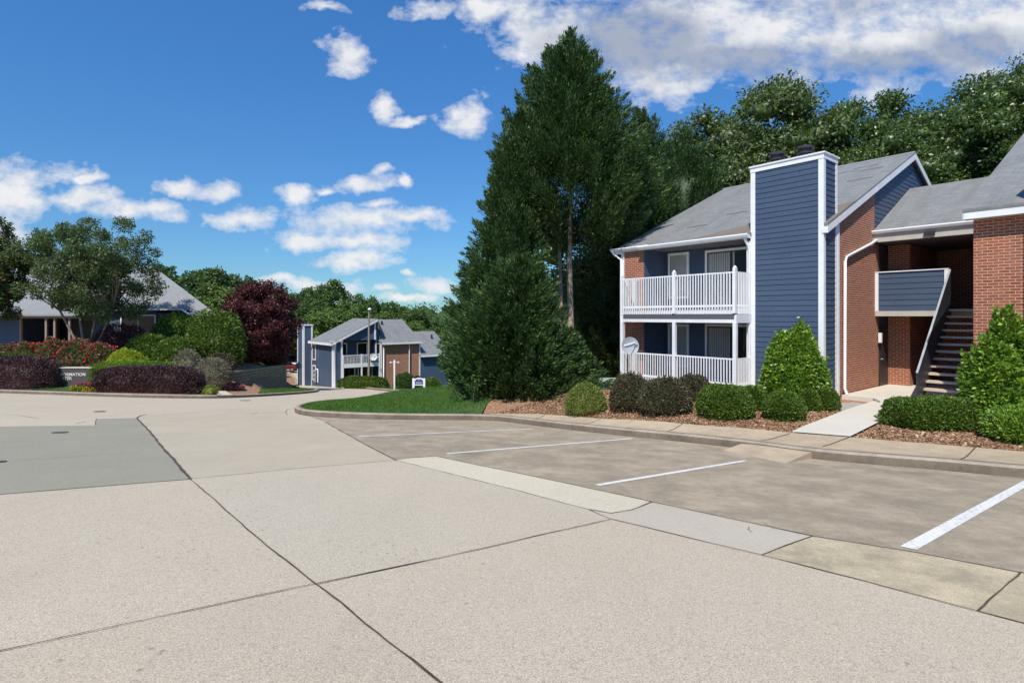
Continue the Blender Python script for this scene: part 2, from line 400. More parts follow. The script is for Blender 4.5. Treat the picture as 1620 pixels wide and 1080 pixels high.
kerbA_px = [(1900, 782), (1620, 757), (1500, 745), (1380, 735), (1290, 727), (1190, 712), (1150, 707), (1060, 697), (960, 687), (900, 680), (850, 674), (790, 666), (740, 664.5), (680, 664.5), (620, 664), (560, 662.5), (510, 660), (482, 657.5), (468, 654), (465, 650), (474, 645.5), (492, 641), (520, 637.6), (560, 635), (610, 633.4), (680, 633.2), (740, 634.5), (800, 637), (860, 640)]
KA = [PP(u, v) for u, v in kerbA_px]
def smoothline(P, it=2):
    P = [np.array(p, float) for p in P]
    for _ in range(it):
        Q = [P[0]]
        for a, b in zip(P[:-1], P[1:]): Q += [a * .75 + b * .25, a * .25 + b * .75]
        Q.append(P[-1]); P = Q
    return P
KA = [KA[0] + (KA[0] - KA[1]) * 3] + KA + [KA[-1] + np.array([14, -2.0]), KA[-1] + np.array([60, -14.0])]
KA = smoothline(KA, 2)
polyA = [tuple(p) for p in KA] + [(70, -12), (tuple(KA[0])[0] + 1, -12)]
fr = [p for p in KA if p @ D1 < 17.0][:200]
fr = [p for p in fr if p @ D2 < 14]
ke = sorted([(p @ D1, p @ D2) for p in fr])
KE1 = np.array([k[0] for k in ke]); KE2 = np.array([k[1] for k in ke])
def hA(x, y):
    e1 = x * D1[0] + y * D1[1]; e2 = x * D2[0] + y * D2[1]
    b = base(x, y) + .13
    tg = np.interp(e1, [-20, 8, 14.5, 17.5, 20], [-2.71, -2.71, -2.74, -3.25, -3.9])
    tg = np.where(e1 > 17.5, np.maximum(tg, b + .15), tg)
    k2 = np.interp(e1, KE1, KE2); wl = np.interp(e1, [-5, 9, 14, 17, 22], [2.2, 2.3, 3.6, 6, 9])
    w = smooth((e2 - k2) / wl)
    dk = seg_dist(x, y, [tuple(p) for p in KA[::3]])
    w = w * smooth((dk - .12) / 1.2) if True else w
    return b + w * (tg - b)
kerbB_px = [(-420, 611), (-200, 616), (0, 621.5), (100, 625), (200, 628.5), (300, 630.5), (345, 630.2), (400, 628), (450, 625), (485, 622.3), (500, 620.5), (506, 618.6), (500, 617.2), (485, 616.2), (470, 615.6), (455, 615)]
KB = [PP(u, v) for u, v in kerbB_px]
KB = smoothline(KB + [KB[-1] + np.array([-2.2, 6.0]), KB[-1] + np.array([-5.0, 16.0]), KB[-1] + np.array([-12, 30.0])], 2)
polyB = [tuple(p) for p in KB] + [(-75, 80), (-75, KB[0][1])]
WALL = [P3(362, 603, 36.5)[:2], P3(405, 603, 40)[:2], P3(441, 603, 43.5)[:2]]
def wallx(y): return np.interp(y, [w[1] for w in WALL], [w[0] for w in WALL])
def hB(x, y):
    b = base(x, y) + .13
    d = seg_dist(x, y, [tuple(p) for p in KB[::3]])
    tg = np.interp(x, [-40, -26, -20, -17], [-2.7, -2.75, -3.35, -3.85])
    tg = np.maximum(tg, b)
    w = smooth((d - .3) / 9.0)
    low = smooth((x - wallx(y) + .05) / .25) * smooth((y - 34.5) / 2) 
    w = np.where(y > 34.5, w * 0 + smooth((d - .3) / 4.5) * (1 - low) + low * w * .15, w)
    w = w * (1 - smooth((y - 48) / 9))
    return b + w * (tg - b)
kerbC_px = [(380, 597.5), (440, 602), (480, 605.5), (520, 609.3), (560, 613.3), (610, 618.4), (660, 623.3), (710, 628), (760, 632), (830, 637)]
KC = smoothline([PP(u, v) if v > 600 else PP(u, v) for u, v in kerbC_px], 1)
KC = [p for p in KC if p[1] < 74]
KC = KC + [KC[-1] + (KC[-1] - KC[-2]) / np.linalg.norm(KC[-1] - KC[-2]) * 40]
polyC = [tuple(p) for p in KC] + [(60, 90), (KC[0][0] + 3, 82)]
def terrain(x, y):
    z = base(x, y)
    z = np.where(in_poly(x, y, polyA), hA(x, y), z)
    z = np.where(in_poly(x, y, polyB), hB(x, y), z)
    z = np.where(in_poly(x, y, polyC), base(x, y) + .12, z)
    return z
def GT(u, v):               # photo ray meets the terrain
    Y = np.arange(3, 110, .05); X = (u - 810) / F * Y; Z = (HV - v) / F * Y
    hit = np.where(Z <= terrain(X, Y))[0]
    i = hit[0] if len(hit) else len(Y) - 1
    return Vector((X[i], Y[i], float(terrain(X[i], Y[i]))))
def TZ(x, y): return float(terrain(x, y))

def drape(name, poly, hf, mats, res=.6, off=0.0, holes=None, maxin=60000, clip=None):
    P = [(float(a), float(b)) for a, b in poly]
    xs = [p[0] for p in P]; ys = [p[1] for p in P]
    # subdivide boundary
    B = []
    for i in range(len(P)):
        a = np.array(P[i]); b = np.array(P[(i + 1) % len(P)]); n = max(1, int(np.linalg.norm(b - a) / (res * 2)))
        n = min(n, 60)
        for k in range(n): B.append(tuple(a + (b - a) * k / n))
    gx = np.arange(min(xs) + res * .5, max(xs), res); gy = np.arange(min(ys) + res * .5, max(ys), res)
    X, Y = np.meshgrid(gx, gy); X = X.ravel() + RNG.uniform(-.1, .1, X.size) * res; Y = Y.ravel() + RNG.uniform(-.1, .1, Y.size) * res
    ok = in_poly(X, Y, P)
    d = seg_dist(X[ok], Y[ok], P + [P[0]]); Xi = X[ok][d > res * .35]; Yi = Y[ok][d > res * .35]
    vs = [Vector(p) for p in B] + [Vector((a, b)) for a, b in zip(Xi, Yi)]
    nb = len(B); es = [(i, (i + 1) % nb) for i in range(nb)]
    ov, oe, of, *_ = delaunay_2d_cdt(vs, es, [list(range(nb))], 1, 1e-5)
    vx = np.array([p.x for p in ov]); vy = np.array([p.y for p in ov]); vz = hf(vx, vy) + off
    me = bpy.data.meshes.new(name); me.from_pydata([(a, b, c) for a, b, c in zip(vx, vy, vz)], [], [list(f) for f in of])
    for p in me.polygons: p.use_smooth = True
    o = bpy.data.objects.new(name, me); COL.objects.link(o)
    bm = bmesh.new(); bm.from_mesh(me)
    bmesh.ops.recalc_face_normals(bm, faces=bm.faces)
    if sum(f.normal.z for f in bm.faces) < 0: bmesh.ops.reverse_faces(bm, faces=bm.faces)
    bm.to_mesh(me); bm.free()
    mat(o, *([mats] if isinstance(mats, str) else mats))
    return o
def kerb(name, line, hf, inward=1, w=.2, h=.15, label=None):
    P = [np.array(p) for p in line]; prof = [(0, -.06), (.0, h * .62), (.018, h * .88), (.05, h + .006), (w, h + .012), (w, -.06)]
    m = MB(); vs = []; n = len(prof)
    for i, p in enumerate(P):
        d = P[min(i + 1, len(P) - 1)] - P[max(i - 1, 0)]; d = d / (np.linalg.norm(d) + 1e-9); nn = np.array([-d[1], d[0]]) * inward
        for o_, hh in prof:
            q = p + nn * o_; vs.append((q[0], q[1], float(hf(p[0], p[1])) + hh))
    fs = [(i * n + j, i * n + j + 1, (i + 1) * n + j + 1, (i + 1) * n + j) for i in range(len(P) - 1) for j in range(n - 1)]
    k0 = 0
    for j in range(n - 1): m.add(vs, [], 0) if False else None
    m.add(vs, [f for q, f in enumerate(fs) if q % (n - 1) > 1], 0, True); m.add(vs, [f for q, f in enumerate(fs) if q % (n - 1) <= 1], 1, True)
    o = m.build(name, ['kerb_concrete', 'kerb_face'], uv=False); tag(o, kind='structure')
    return o
# ================================================================== SETTING
def grid_ground():
    xs = np.concatenate([np.linspace(-400, -80, 20), np.linspace(-75, 70, 74), np.linspace(80, 400, 20)])
    ys = np.concatenate([np.linspace(-60, -12, 6), np.linspace(-8, 110, 60), np.linspace(120, 700, 24)])
    X, Y = np.meshgrid(xs, ys)
    Z = base(X, Y) - .10
    k = smooth((np.abs(Y) - 120) / 300.); Z = Z + k * 6
    v = np.stack([X.ravel(), Y.ravel(), Z.ravel()], 1).tolist(); nx = len(xs); ny = len(ys)
    f = [(j * nx + i, j * nx + i + 1, (j + 1) * nx + i + 1, (j + 1) * nx + i) for j in range(ny - 1) for i in range(nx - 1)]
    me = bpy.data.meshes.new('ground'); me.from_pydata(v, [], f); o = bpy.data.objects.new('ground', me); COL.objects.link(o)
    mat(o, 'lawn'); tag(o, kind='structure')
grid_ground()
flat = lambda x, y: base(x, y)
road = drape('road', [(-70, -12), (60, -12), (60, 61.9), (-70, 61.9)], flat, 'road_concrete', res=6); tag(road, kind='structure')
rf = drape('road', [(-70, 61.98), (-10, 61.98), (-10, 96), (-70, 96)], flat, 'road_light', res=5, off=.0); tag(rf, kind='structure')
def px_sheet(name, px, m, off):
    P = [tuple(PP(u, v)) for u, v in px]
    mb = MB(); mb.add([(x, y, float(base(x, y)) + off) for x, y in P], [list(range(len(P)))])
    o = mb.build(name, m, uv=False); tag(o, kind='structure'); return o
px_sheet('road_patch', [(-400, 818), (0, 782), (300, 758), (262, 712), (217, 661), (152, 662.5), (151, 673), (-100, 676), (-400, 684)], 'road_grey', .004)
px_sheet('road_patch', [(-400, 684), (-100, 676), (151, 673), (152, 662.5), (217, 661), (232, 656), (-400, 640)], 'road_light', .004)
px_sheet('road_patch', [(217, 661), (262, 712), (300, 758), (460, 742), (625, 728), (568, 698), (515, 668), (455, 656), (440, 641), (232, 656)], 'road_warm', .004)
px_sheet('road_patch', [(300, 758), (460, 742), (625, 728), (820, 776), (930, 806), (965, 821), (740, 872), (500, 925), (400, 843)], 'slab_cool', .004)
px_sheet('road_patch', [(500, 925), (250, 978), (0, 1032), (-300, 1095), (-500, 1300), (980, 1300), (697, 1080)], 'slab_warm', .004)
px_sheet('parking_strip', [(627, 727.5), (650, 724.5), (690, 722), (860, 757), (1030, 793), (1000, 806), (966, 812), (930, 806), (820, 775.5)], 'strip_cream', .004)
px_sheet('parking_strip', [(932, 806.5), (967, 812.5), (1000, 807), (1031, 794), (1160, 820), (1286, 848), (1205, 877), (1080, 848), (966, 820.5)], 'strip_pale', .004)
px_sheet('parking_strip', [(1206, 877.5), (1288, 848), (1450, 874), (1611, 905), (1548, 966)], 'strip_tan', .004)
px_sheet('parking_strip', [(1549, 967), (1613, 905.5), (2200, 1010), (2200, 1140)], 'strip_tan', .0045)
ka0 = [tuple(p) for p in KA if 0 < p[0] * 1 and p @ D2 < 14 and p @ D1 < 20]
edge = [tuple(p) for p in KA if (p @ D2 < 13.5) and p[1] < PP(482, 657.5)[1] + .1]
P = [tuple(PP(u, v)) for u, v in [(2200, 1010), (1612, 905), (1450, 874), (1288, 848), (1160, 820), (1031, 794), (860, 757), (690, 722), (650, 724.5), (627, 727.5), (568, 697.5), (512, 666)]]
P = P + [tuple(np.array(p) + np.array([.0, .05])) for p in edge[::-1]][::1]
mb = MB(); 
pk = drape('parking_lot', P, flat, 'parking', res=1.5, off=.006); tag(pk, kind='structure')

def ribbon(name, px, w, m, off, jit=.012, world=False, seg=.12):
    P = [np.array(p, float) if world else PP(*p) for p in px]; Q = []
    for a, b in zip(P[:-1], P[1:]):
        n = max(1, int(np.linalg.norm(b - a) / seg))
        for k in range(n): Q.append(a + (b - a) * k / n)
    Q.append(P[-1]); vs = []; mbb = MB()
    ph = random.uniform(0, 50); off2 = 0
    for i, p in enumerate(Q):
        d = Q[min(i + 1, len(Q) - 1)] - Q[max(i - 1, 0)]; d /= np.linalg.norm(d) + 1e-9; nn = np.array([-d[1], d[0]])
        off2 = off2 * .92 + random.uniform(-1, 1) * jit * .5
        ww = w * (.55 + .45 * abs(math.sin(ph + i * .37)) + random.uniform(0, .35)) if jit else w
        for s in (-1, 1):
            q = p + nn * (off2 + s * ww / 2); vs.append((q[0], q[1], float(base(*q)) + off))
    mbb.add(vs, [(2 * i, 2 * i + 1, 2 * i + 3, 2 * i + 2) for i in range(len(Q) - 1)])
    o = mbb.build(name, m, uv=False); return o
J = [([(232, 655.5), (222, 658), (217, 661), (262, 712), (300, 758)], .07), ([(300, 758), (400, 843), (500, 925), (697, 1080), (980, 1300)], .021),
     ([(-300, 1095), (0, 1032), (250, 978), (500, 925), (740, 872), (965, 822)], .016), ([(-400, 818), (0, 782), (300, 758)], .014), ([(300, 758), (460, 742), (625, 728)], .018),
     ([(515, 668), (568, 698), (625, 728)], .045), ([(625, 728), (820, 776), (930, 806), (965, 821), (1205, 878), (1380, 922), (1548, 967), (1900, 1060)], .014),
     ([(640, 724.5), (690, 722), (860, 757), (1030, 794), (1285, 848), (1450, 874), (1612, 905), (1900, 955)], .020),
     ([(932, 806), (966, 812), (1000, 806.5), (1031, 794)], .022), ([(1205, 878), (1245, 863), (1287, 848)], .016), ([(1548, 967), (1580, 935), (1612, 905)], .02),
     ([(-100, 676), (151, 673), (152, 662.5)], .02), ([(0, 700), (120, 694), (240, 687)], .012), ([(-50, 733), (100, 724), (220, 716)], .012),
     ([(0, 656), (30, 657), (60, 662)], .025), ([(455, 656), (451, 652), (454, 648), (470, 645)], .03), ([(120, 670), (135, 667), (150, 665.5)], .03), ([(396, 656), (407, 653)], .03)]
J += [([(1490, 790), (1440, 800), (1400, 806)], .003), ([(1265, 846), (1240, 838), (1225, 838), (1205, 826)], .006), ([(1190, 842), (1184, 838), (1186, 834)], .008), ([(1010, 768), (1040, 775), (1100, 778)], .006), ([(960, 700), (1010, 705), (1050, 712)], .006), ([(830, 735), (800, 742)], .008)]
for px, w in J:
    o = ribbon('pavement_joint', px, w * .62, 'joint_dirt', .009); tag(o, kind='structure')
# painted bay lines
def bayline(a, b, w):
    A = PP(*a); B = PP(*b); o = ribbon('painted_line', [A, B], w, 'line_paint', .011, jit=0.0, world=True, seg=.5); tag(o, kind='structure')
bayline((1437, 868), (1645, 752.5), .125)
bayline((945, 768), (1180, 729), .10)
bayline((707, 718), (1000, 694), .10)
bayline((566, 691), (843, 678.5), .10)
# kerbs
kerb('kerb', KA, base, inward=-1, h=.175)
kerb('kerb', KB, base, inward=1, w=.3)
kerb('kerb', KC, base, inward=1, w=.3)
# garden sheets
mulchA = drape('mulch_bed', polyA, hA, 'mulch', res=.55, off=-.02); tag(mulchA, kind='structure')
gb = drape('mulch_bed', polyB, hB, 'mulch', res=.8, off=-.02); tag(gb, kind='structure')
gc = drape('lawn', polyC, lambda x, y: base(x, y) + .12, 'lawn', res=4); tag(gc, kind='structure')
# island lawn
li = [p for p in KA if p @ D1 > 15.3]
tipi = [tuple(p) for p in li]
def inset(P, w, sgn):
    out = []
    for i, p in enumerate(P):
        d = P[min(i + 1, len(P) - 1)] - P[max(i - 1, 0)]; d = d / (np.linalg.norm(d) + 1e-9); out.append(p + np.array([-d[1], d[0]]) * sgn * w)
    return out
lw = [p for p in inset(KA, .2, -1) if True]
i0 = min(range(len(lw)), key=lambda i: np.linalg.norm(lw[i] - PP(762, 664.5)))
i1 = min(range(len(lw)), key=lambda i: np.linalg.norm(lw[i] - PP(820, 638)) )
lawnP = [tuple(p) for p in lw[i0:i1 + 1]] + [tuple(PP(812, 642)), tuple(PP(800, 648)), tuple(PP(785, 655)), tuple(PP(770, 660))]
def hL(x, y):
    d = seg_dist(x, y, [tuple(p) for p in KA[::2]]); return np.maximum(base(x, y) + .14 + .14 * smooth((d - .1) / 2.5), hA(x, y) + .01)
lawn = drape('lawn', lawnP, hL, 'lawn', res=.4, off=0.0); tag(lawn, kind='structure')
# left verge lawn strips
def strip_lawn(px, name='lawn', hf=hB, off=.015):
    o = drape(name, [tuple(PP(*p)) for p in px], hf, 'lawn', res=.5, off=off); tag(o, kind='structure'); return [tuple(PP(*p)) for p in px]
lawnB1 = strip_lawn([(-400, 609.5), (-200, 614.5), (0, 619.5), (70, 622), (128, 623.5), (120, 618.5), (60, 615.5), (0, 613), (-200, 608), (-400, 603)])
lawnB2 = strip_lawn([(408, 626.2), (450, 623.6), (485, 621), (498, 619.3), (480, 617.2), (455, 616.2), (420, 617)])
# sidewalk behind the kerb
backpx = [(772, 656), (850, 656.5), (950, 664), (1100, 674), (1180, 679.5), (1250, 686), (1345, 694), (1500, 706), (1620, 717), (1950, 746)]
back = [np.array(GT(u, v)[:2]) for u, v in backpx]
inner = inset(KA, .2, -1)
j0 = min(range(len(inner)), key=lambda i: np.linalg.norm(inner[i] - PP(780, 665.5))); j1 = min(range(len(inner)), key=lambda i: np.linalg.norm(inner[i] - PP(1950, 787)))
fr_ = inner[min(j0, j1):max(j0, j1) + 1]
if np.linalg.norm(fr_[0] - back[0]) < np.linalg.norm(fr_[-1] - back[0]): fr_ = fr_[::-1]
walkP = [tuple(p) for p in back] + [tuple(p) for p in fr_]
walk = drape('sidewalk', walkP, hA, 'walk_concrete', res=.45, off=.03); tag(walk, kind='structure')
def walkjoint(a, b):
    A = np.array(GT(*a)[:2]); B = np.array(GT(*b)[:2]); mbb = MB(); d = (B - A) / np.linalg.norm(B - A); nn = np.array([-d[1], d[0]]) * .011; vs = []
    for k in range(13):
        p = A + (B - A) * k / 12
        for s in (-1, 1): q = p + nn * s; vs.append((q[0], q[1], float(hA(*q)) + .042))
    mbb.add(vs, [(2 * i, 2 * i + 1, 2 * i + 3, 2 * i + 2) for i in range(12)]); o = mbb.build('pavement_joint', 'joint_dirt', uv=False); tag(o, kind='structure')
for a, b in [((1543, 711), (1518, 729)), ((1345, 694), (1300, 709)), ((1250, 688), (1200, 700)), ((1080, 673), (1040, 687)), ((950, 665), (905, 674)), ((862, 658), (835, 665))]: walkjoint(a, b)
# ramp
def kt(u, v, h): p = PP(u, v); return (p[0], p[1], float(base(*p)) + h)
a = kt(1143, 712.5, .006); b = kt(1243, 733, .006); c = kt(1293, 724, .165); d = kt(1186, 708.5, .165)
gx = Vector((D2[0], D2[1], 0)) * .16
c2 = tuple(Vector(c) + gx); d2 = tuple(Vector(d) + gx)
mb = MB(); mb.loft([(p[0], p[1], p[2] - .25) for p in (a, b, c, c2, d2, d)], [a, b, c, c2, d2, d]); o = mb.build('ramp', 'walk_concrete', uv=False); tag(o, kind='structure')

# ------------------------------------------------------------------ SIDING
def clip_half(P, a, b, c):    # keep a*x+b*z<=c
    out = []
    for i in range(len(P)):
        p, q = P[i], P[(i + 1) % len(P)]; fp = a * p[0] + b * p[1] - c; fq = a * q[0] + b * q[1] - c
        if fp <= 1e-9: out.append(p)
        if (fp < -1e-9 and fq > 1e-9) or (fp > 1e-9 and fq < -1e-9):
            t = fp / (fp - fq); out.append((p[0] + (q[0] - p[0]) * t, p[1] + (q[1] - p[1]) * t))
    return out
def siding(mb, region, place, e=.175, z0=None, mi=0):
    zs = [p[1] for p in region]; z = min(zs) if z0 is None else z0
    while z < max(zs) - 1e-6:
        Pn = clip_half(clip_half(list(region), 0, 1, z + e), 0, -1, -z)
        if len(Pn) >= 3 and abs(sum(Pn[i][0] * Pn[(i + 1) % len(Pn)][1] - Pn[(i + 1) % len(Pn)][0] * Pn[i][1] for i in range(len(Pn)))) > 1e-5:
            vs = [place(a_, zz, .022 - .016 * (zz - z) / e) for a_, zz in Pn]; mb.add(vs, [list(range(len(vs)))], mi)
            lo = [a_ for a_, zz in Pn if abs(zz - z) < 1e-4]
            if len(lo) >= 2:
                l, r = min(lo), max(lo); mb.add([place(l, z, .022), place(r, z, .022), place(r, z, .0), place(l, z, .0)], [(0, 1, 2, 3)], mi)
        z += e
def rect(a0, a1, z0, z1): return [(a0, z0), (a1, z0), (a1, z1), (a0, z1)]

# ================================================================== MAIN BUILDING (left block)
C0 = np.array([.5655 * 17.3, 17.3]); ZB = -2.6; ROT = math.atan2(-.775, .632)
B1 = empty('apartment_building', (C0[0], C0[1], ZB), ROT, 'two storey navy siding and brick apartment block with white balconies and a tall navy chimney', 'building')
Zl = lambda z: z + 2.6
zr = lambda y: Zl(2.93) + (y - .05) * .441
RY = 8.76
# core walls
m = MB(); cs = [(1.5, -.9), (1.5, zr(1.5) - .14), (RY, zr(RY) - .14), (16.4, zr(RY) - .14 - (16.4 - RY) * .441), (16.4, -.9)]
m.prism_x(cs, -7.97, -.03); m.build('wall', 'navy_siding', B1)
# brick gable wall (faces the walk)
def rk(y): return zr(y) - .13
m = MB(); m.prism_x([(1.05, -.6), (1.05, rk(1.05)), (4.52, rk(4.52)), (4.52, -.6)], -.03, 0.0); m.prism_x([(4.52, -.6), (4.52, 5.25), (4.95, 5.25), (4.95, -.6)], -.03, 0.0)
m.box(-2.2, -.04, 1.05, 1.49, -.6, 5.3)
m.build('brick_wall', 'brick', B1)
m = MB(); siding(m, [(4.52, 5.2), (11.5, 5.2), (11.5, rk(RY) - (11.5 - RY) * .441), (RY, rk(RY)), (4.52, rk(4.52))], lambda a_, z, o: (-.028 + o, a_, z)); m.build('gable_siding', 'navy_siding', B1)
# brick pier at far left
m = MB(); m.box(-8.0, -6.9, 0, 1.5, -.9, 5.36); m.build('brick_pier', 'brick', B1)
m = MB(); m.box(-6.9, -6.87, 0.02, 1.5, 2.85, 5.36); m.box(-6.9, -6.87, .02, 1.5, 0, 2.5); m.build('recess_side_wall', 'navy_siding', B1)
# recess back wall siding
m = MB(); siding(m, rect(-6.87, -2.3, 0, 5.36), lambda a_, z, o: (a_, 1.5 - o, z)); m.build('recess_wall', 'navy_siding', B1)
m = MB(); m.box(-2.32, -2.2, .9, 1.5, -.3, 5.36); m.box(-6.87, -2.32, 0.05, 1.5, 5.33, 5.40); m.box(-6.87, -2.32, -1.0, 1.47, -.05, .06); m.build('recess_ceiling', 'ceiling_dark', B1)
# roof
def roof_slab(m, x0, x1, y0, y1, t=.11):
    za, zb = zr(y0), zr(y1); m.loft([(x0, y0, za - t), (x1, y0, za - t), (x1, y1, zb - t), (x0, y1, zb - t)], [(x0, y0, za), (x1, y0, za), (x1, y1, zb), (x0, y1, zb)])
m = MB(); roof_slab(m, -8.35, -2.3, -.12, RY); roof_slab(m, -2.3, 0.0, 1.06, RY); roof_slab(m, 0.0, .16, -.02, RY)
yb = 16.8; zb2 = zr(RY) - (yb - RY) * .441
m.loft([(-8.35, RY, zr(RY) - .11), (.16, RY, zr(RY) - .11), (.16, yb, zb2 - .11), (-8.35, yb, zb2 - .11)], [(-8.35, RY, zr(RY)), (.16, RY, zr(RY)), (.16, yb, zb2), (-8.35, yb, zb2)])
rf1 = m.build('roof', 'shingle', B1)
m = MB()   # brown replaced shingle area beside chimney
def rq(pts, off=.012): return [(x, y, zr(y) + off) for x, y in pts]
m.add(rq([(-4.9, -.12), (-2.31, -.12), (-2.31, 1.05), (-3.3, .9)]), [(0, 1, 2, 3)]); m.add(rq([(.0, .0), (.155, .0), (.155, 2.2), (-.9, 1.6), (-.9, 1.1), (0, 1.1)]), [(0, 1, 2, 3, 4, 5)])
m.build('shingle_patch', 'shingle_brown', rf1)
for _x, _y in [(-.9, 6.9), (-1.9, 7.2), (-.8, 5.4), (-1.3, 7.6), (-4.5, 3.0), (-5.6, 1.8), (-3.6, 4.2)]:
    m = MB(); m.add(rq([(_x - .45, _y), (_x + .45, _y + .02), (_x + .45, _y + .06), (_x - .45, _y + .04)], .014), [(0, 1, 2, 3)]); m.build('lifted_shingle', 'dark_metal', rf1)
m = MB(); m.loft([(-8.35, RY - .15, zr(RY - .15) + .004), (.16, RY - .15, zr(RY - .15) + .004), (.16, RY, zr(RY) + .004), (-8.35, RY, zr(RY) + .004)], [(-8.35, RY - .15, zr(RY - .15) + .03), (.16, RY - .15, zr(RY - .15) + .03), (.16, RY, zr(RY) + .045), (-8.35, RY, zr(RY) + .045)]); m.build('ridge_cap', 'shingle_light', rf1)
# rake boards
m = MB(); t1, t2 = .11, .30
m.loft([(.13, -.05, zr(-.02) - t2), (.13, RY, zr(RY) - t2), (.13, RY, zr(RY) - t1 - .0), (.13, -.05, zr(-.05) - t1)], [(.165, -.05, zr(-.02) - t2), (.165, RY, zr(RY) - t2), (.165, RY, zr(RY) - t1 + .05), (.165, -.05, zr(-.05) - t1 + .05)])
m.loft([(.13, RY, zr(RY) - t2), (.13, yb, zb2 - t2), (.13, yb, zb2 - t1), (.13, RY, zr(RY) - t1)], [(.165, RY, zr(RY) - t2), (.165, yb, zb2 - t2), (.165, yb, zb2 - t1 + .05), (.165, RY, zr(RY) - t1 + .05)])
m.box(.0, .14, -.06, .02, zr(0) - .30, zr(0) - .105)
m.build('rake_board', 'white_paint', B1)
# gutters
def gutter(parent, x0, x1, y, ztop, name='gutter'):
    m = MB(); pr = [(y, ztop), (y - .11, ztop), (y - .125, ztop - .04), (y - .085, ztop - .12), (y, ztop - .13)]
    m.prism_x(pr, x0, x1); return m.build(name, 'gutter_white', parent)
gutter(B1, -8.5, -6.55, -.12, zr(-.1) + .02); gutter(B1, -6.95, -2.3, -.24, zr(-.1) - .02)
m = MB(); m.box(-8.35, -2.3, -.12, -.09, 5.30, 5.42); m.box(-6.95, -2.31, -.24, -.121, 5.30, 5.34); m.box(-8.34, -8.0, -.09, 1.5, 5.25, 5.36); m.build('fascia', 'white_paint', B1)
# chimney
CH = MB(); top = 7.72
siding(CH, rect(-2.3, 0, -.9, top), lambda a_, z, o: (a_, 0 - o, z)); siding(CH, rect(0, 1.05, -.9, top), lambda a_, z, o: (0 + o, a_, z)); siding(CH, rect(0, 1.05, -.9, top), lambda a_, z, o: (-2.3 - o, a_, z))
CH.box(-2.3, 0, 0, 1.05, -.9, top); ch = CH.build('chimney', 'navy_siding', B1)
m = MB(); w = .125; e = .035
m.box(-2.3 - e, -2.3 + w, -e, .0, -.9, top); m.box(-w, e, -e, 0, -.9, top); m.box(0, e, 0, w, -.9, top); m.box(0, e, 1.05 - w, 1.06, -.9, top); m.box(-2.3 - e, -2.3, 0, w, -.9, top)
m.box(-2.3 - e - .01, e + .01, -e - .012, 0, top - .16, top); m.box(0, e + .012, 0, 1.06, top - .16, top); m.box(-2.3 - e - .012, -2.3, 0, 1.06, top - .16, top)
m.box(-2.3 - .08, .08, -.08, 1.13, top, top + .05); m.build('corner_trim', 'white_paint', ch)
for fx in (-1.72, -.80):
    m = MB(); m.tube([(fx, .62, top + .05), (fx, .62, top + .42)], .21, 20); m.tube([(fx, .62, top + .05), (fx, .62, top + .10)], .30, 20)
    m.tube([(fx, .62, top + .26), (fx, .62, top + .31)], .265, 20); m.tube([(fx, .62, top + .42), (fx, .62, top + .47)], .29, 20); m.tube([(fx, .62, top + .47), (fx, .62, top + .53)], [.29, .18], 20); m.build('flue_cap', 'dark_metal', ch)
# corner trim of gable wall and downpipes
m = MB(); m.box(0, .045, 1.06, 1.20, -.6, 5.6); m.build('corner_board', 'white_paint', B1)
def pipe(parent, pts, r=.045, name='downpipe'):
    m = MB(); m.tube(pts, r, 8); return m.build(name, 'gutter_white', parent)
pipe(B1, [(.13, 4.42, 5.48), (.12, 4.40, 5.36), (.075, 3.9, 5.18), (.075, 1.75, 4.58), (.075, 1.55, 4.42), (.075, 1.52, .2), (.16, 1.50, .02)], .052)
pipe(B1, [(-2.45, -.28, 5.42), (-2.43, -.22, 5.25), (-2.36, -.10, 5.0), (-2.35, -.09, 4.8), (-2.35, -.09, -.3)], .052)
pipe(B1, [(-8.42, -.2, 5.42), (-8.35, -.18, 5.25), (-8.03, -.06, 5.0), (-8.03, -.06, -.5)], .05)
m = MB(); m.box(-8.05, -7.9, -.035, 0, -.5, 5.3); m.build('corner_board', 'white_paint', B1)

def window(parent, x0, x1, z0, z1, y, kind='blind', name='window', face=-1, cas=.095):
    """casing proud of wall at plane y, facing -y"""
    m = MB(); yo = y - .055
    m.box(x0 - 0, x0 + cas, yo, y, z0, z1); m.box(x1 - cas, x1, yo, y, z0, z1); m.box(x0 + cas, x1 - cas, yo, y, z1 - cas, z1); m.box(x0 - .02, x1 + .02, yo - .02, y, z0 - .06, z0)
    m.box(x0 + cas, x1 - cas, yo, y, z0, z0 + .04)
    fr_o = m.build(name, 'white_paint', parent)
    a0, a1, b0, b1 = x0 + cas, x1 - cas, z0 + .04, z1 - cas
    m = MB(); m.box(a0, a1, y - .012, y - .002, b0, b1); m.build('backing', 'dark_void', fr_o)
    m = MB(); m.box(a0, a1, y - .038, y - .033, b0, b1); m.build('pane', 'glass' if kind != 'dark' else 'glass_dark', fr_o)
    if kind == 'blind':
        m = MB(); z = b0 + .02
        while z < b1: m.box(a0 + .02, a1 - .02, y - .028, y - .018, z, z + .035); z += .045
        m.build('blind', 'blind', fr_o)
    if kind == 'slider':
        mid = (a0 + a1) / 2; m = MB(); x = a0 + .03
        while x < mid + .1: m.box(x, x + .07, y - .030, y - .018, b0 + .03, b1 - .02); x += .095
        m.build('vertical_blind', 'blind', fr_o)
        m = MB(); m.box(mid - .03, mid + .03, y - .05, y - .03, b0, b1); m.box(a0, a0 + .05, y - .05, y - .03, b0, b1); m.box(a1 - .05, a1, y - .05, y - .03, b0, b1); m.box(a0, a1, y - .05, y - .03, b1 - .05, b1); m.build('sliding_frame', 'dark_metal', fr_o)
    return fr_o
YW = 1.474
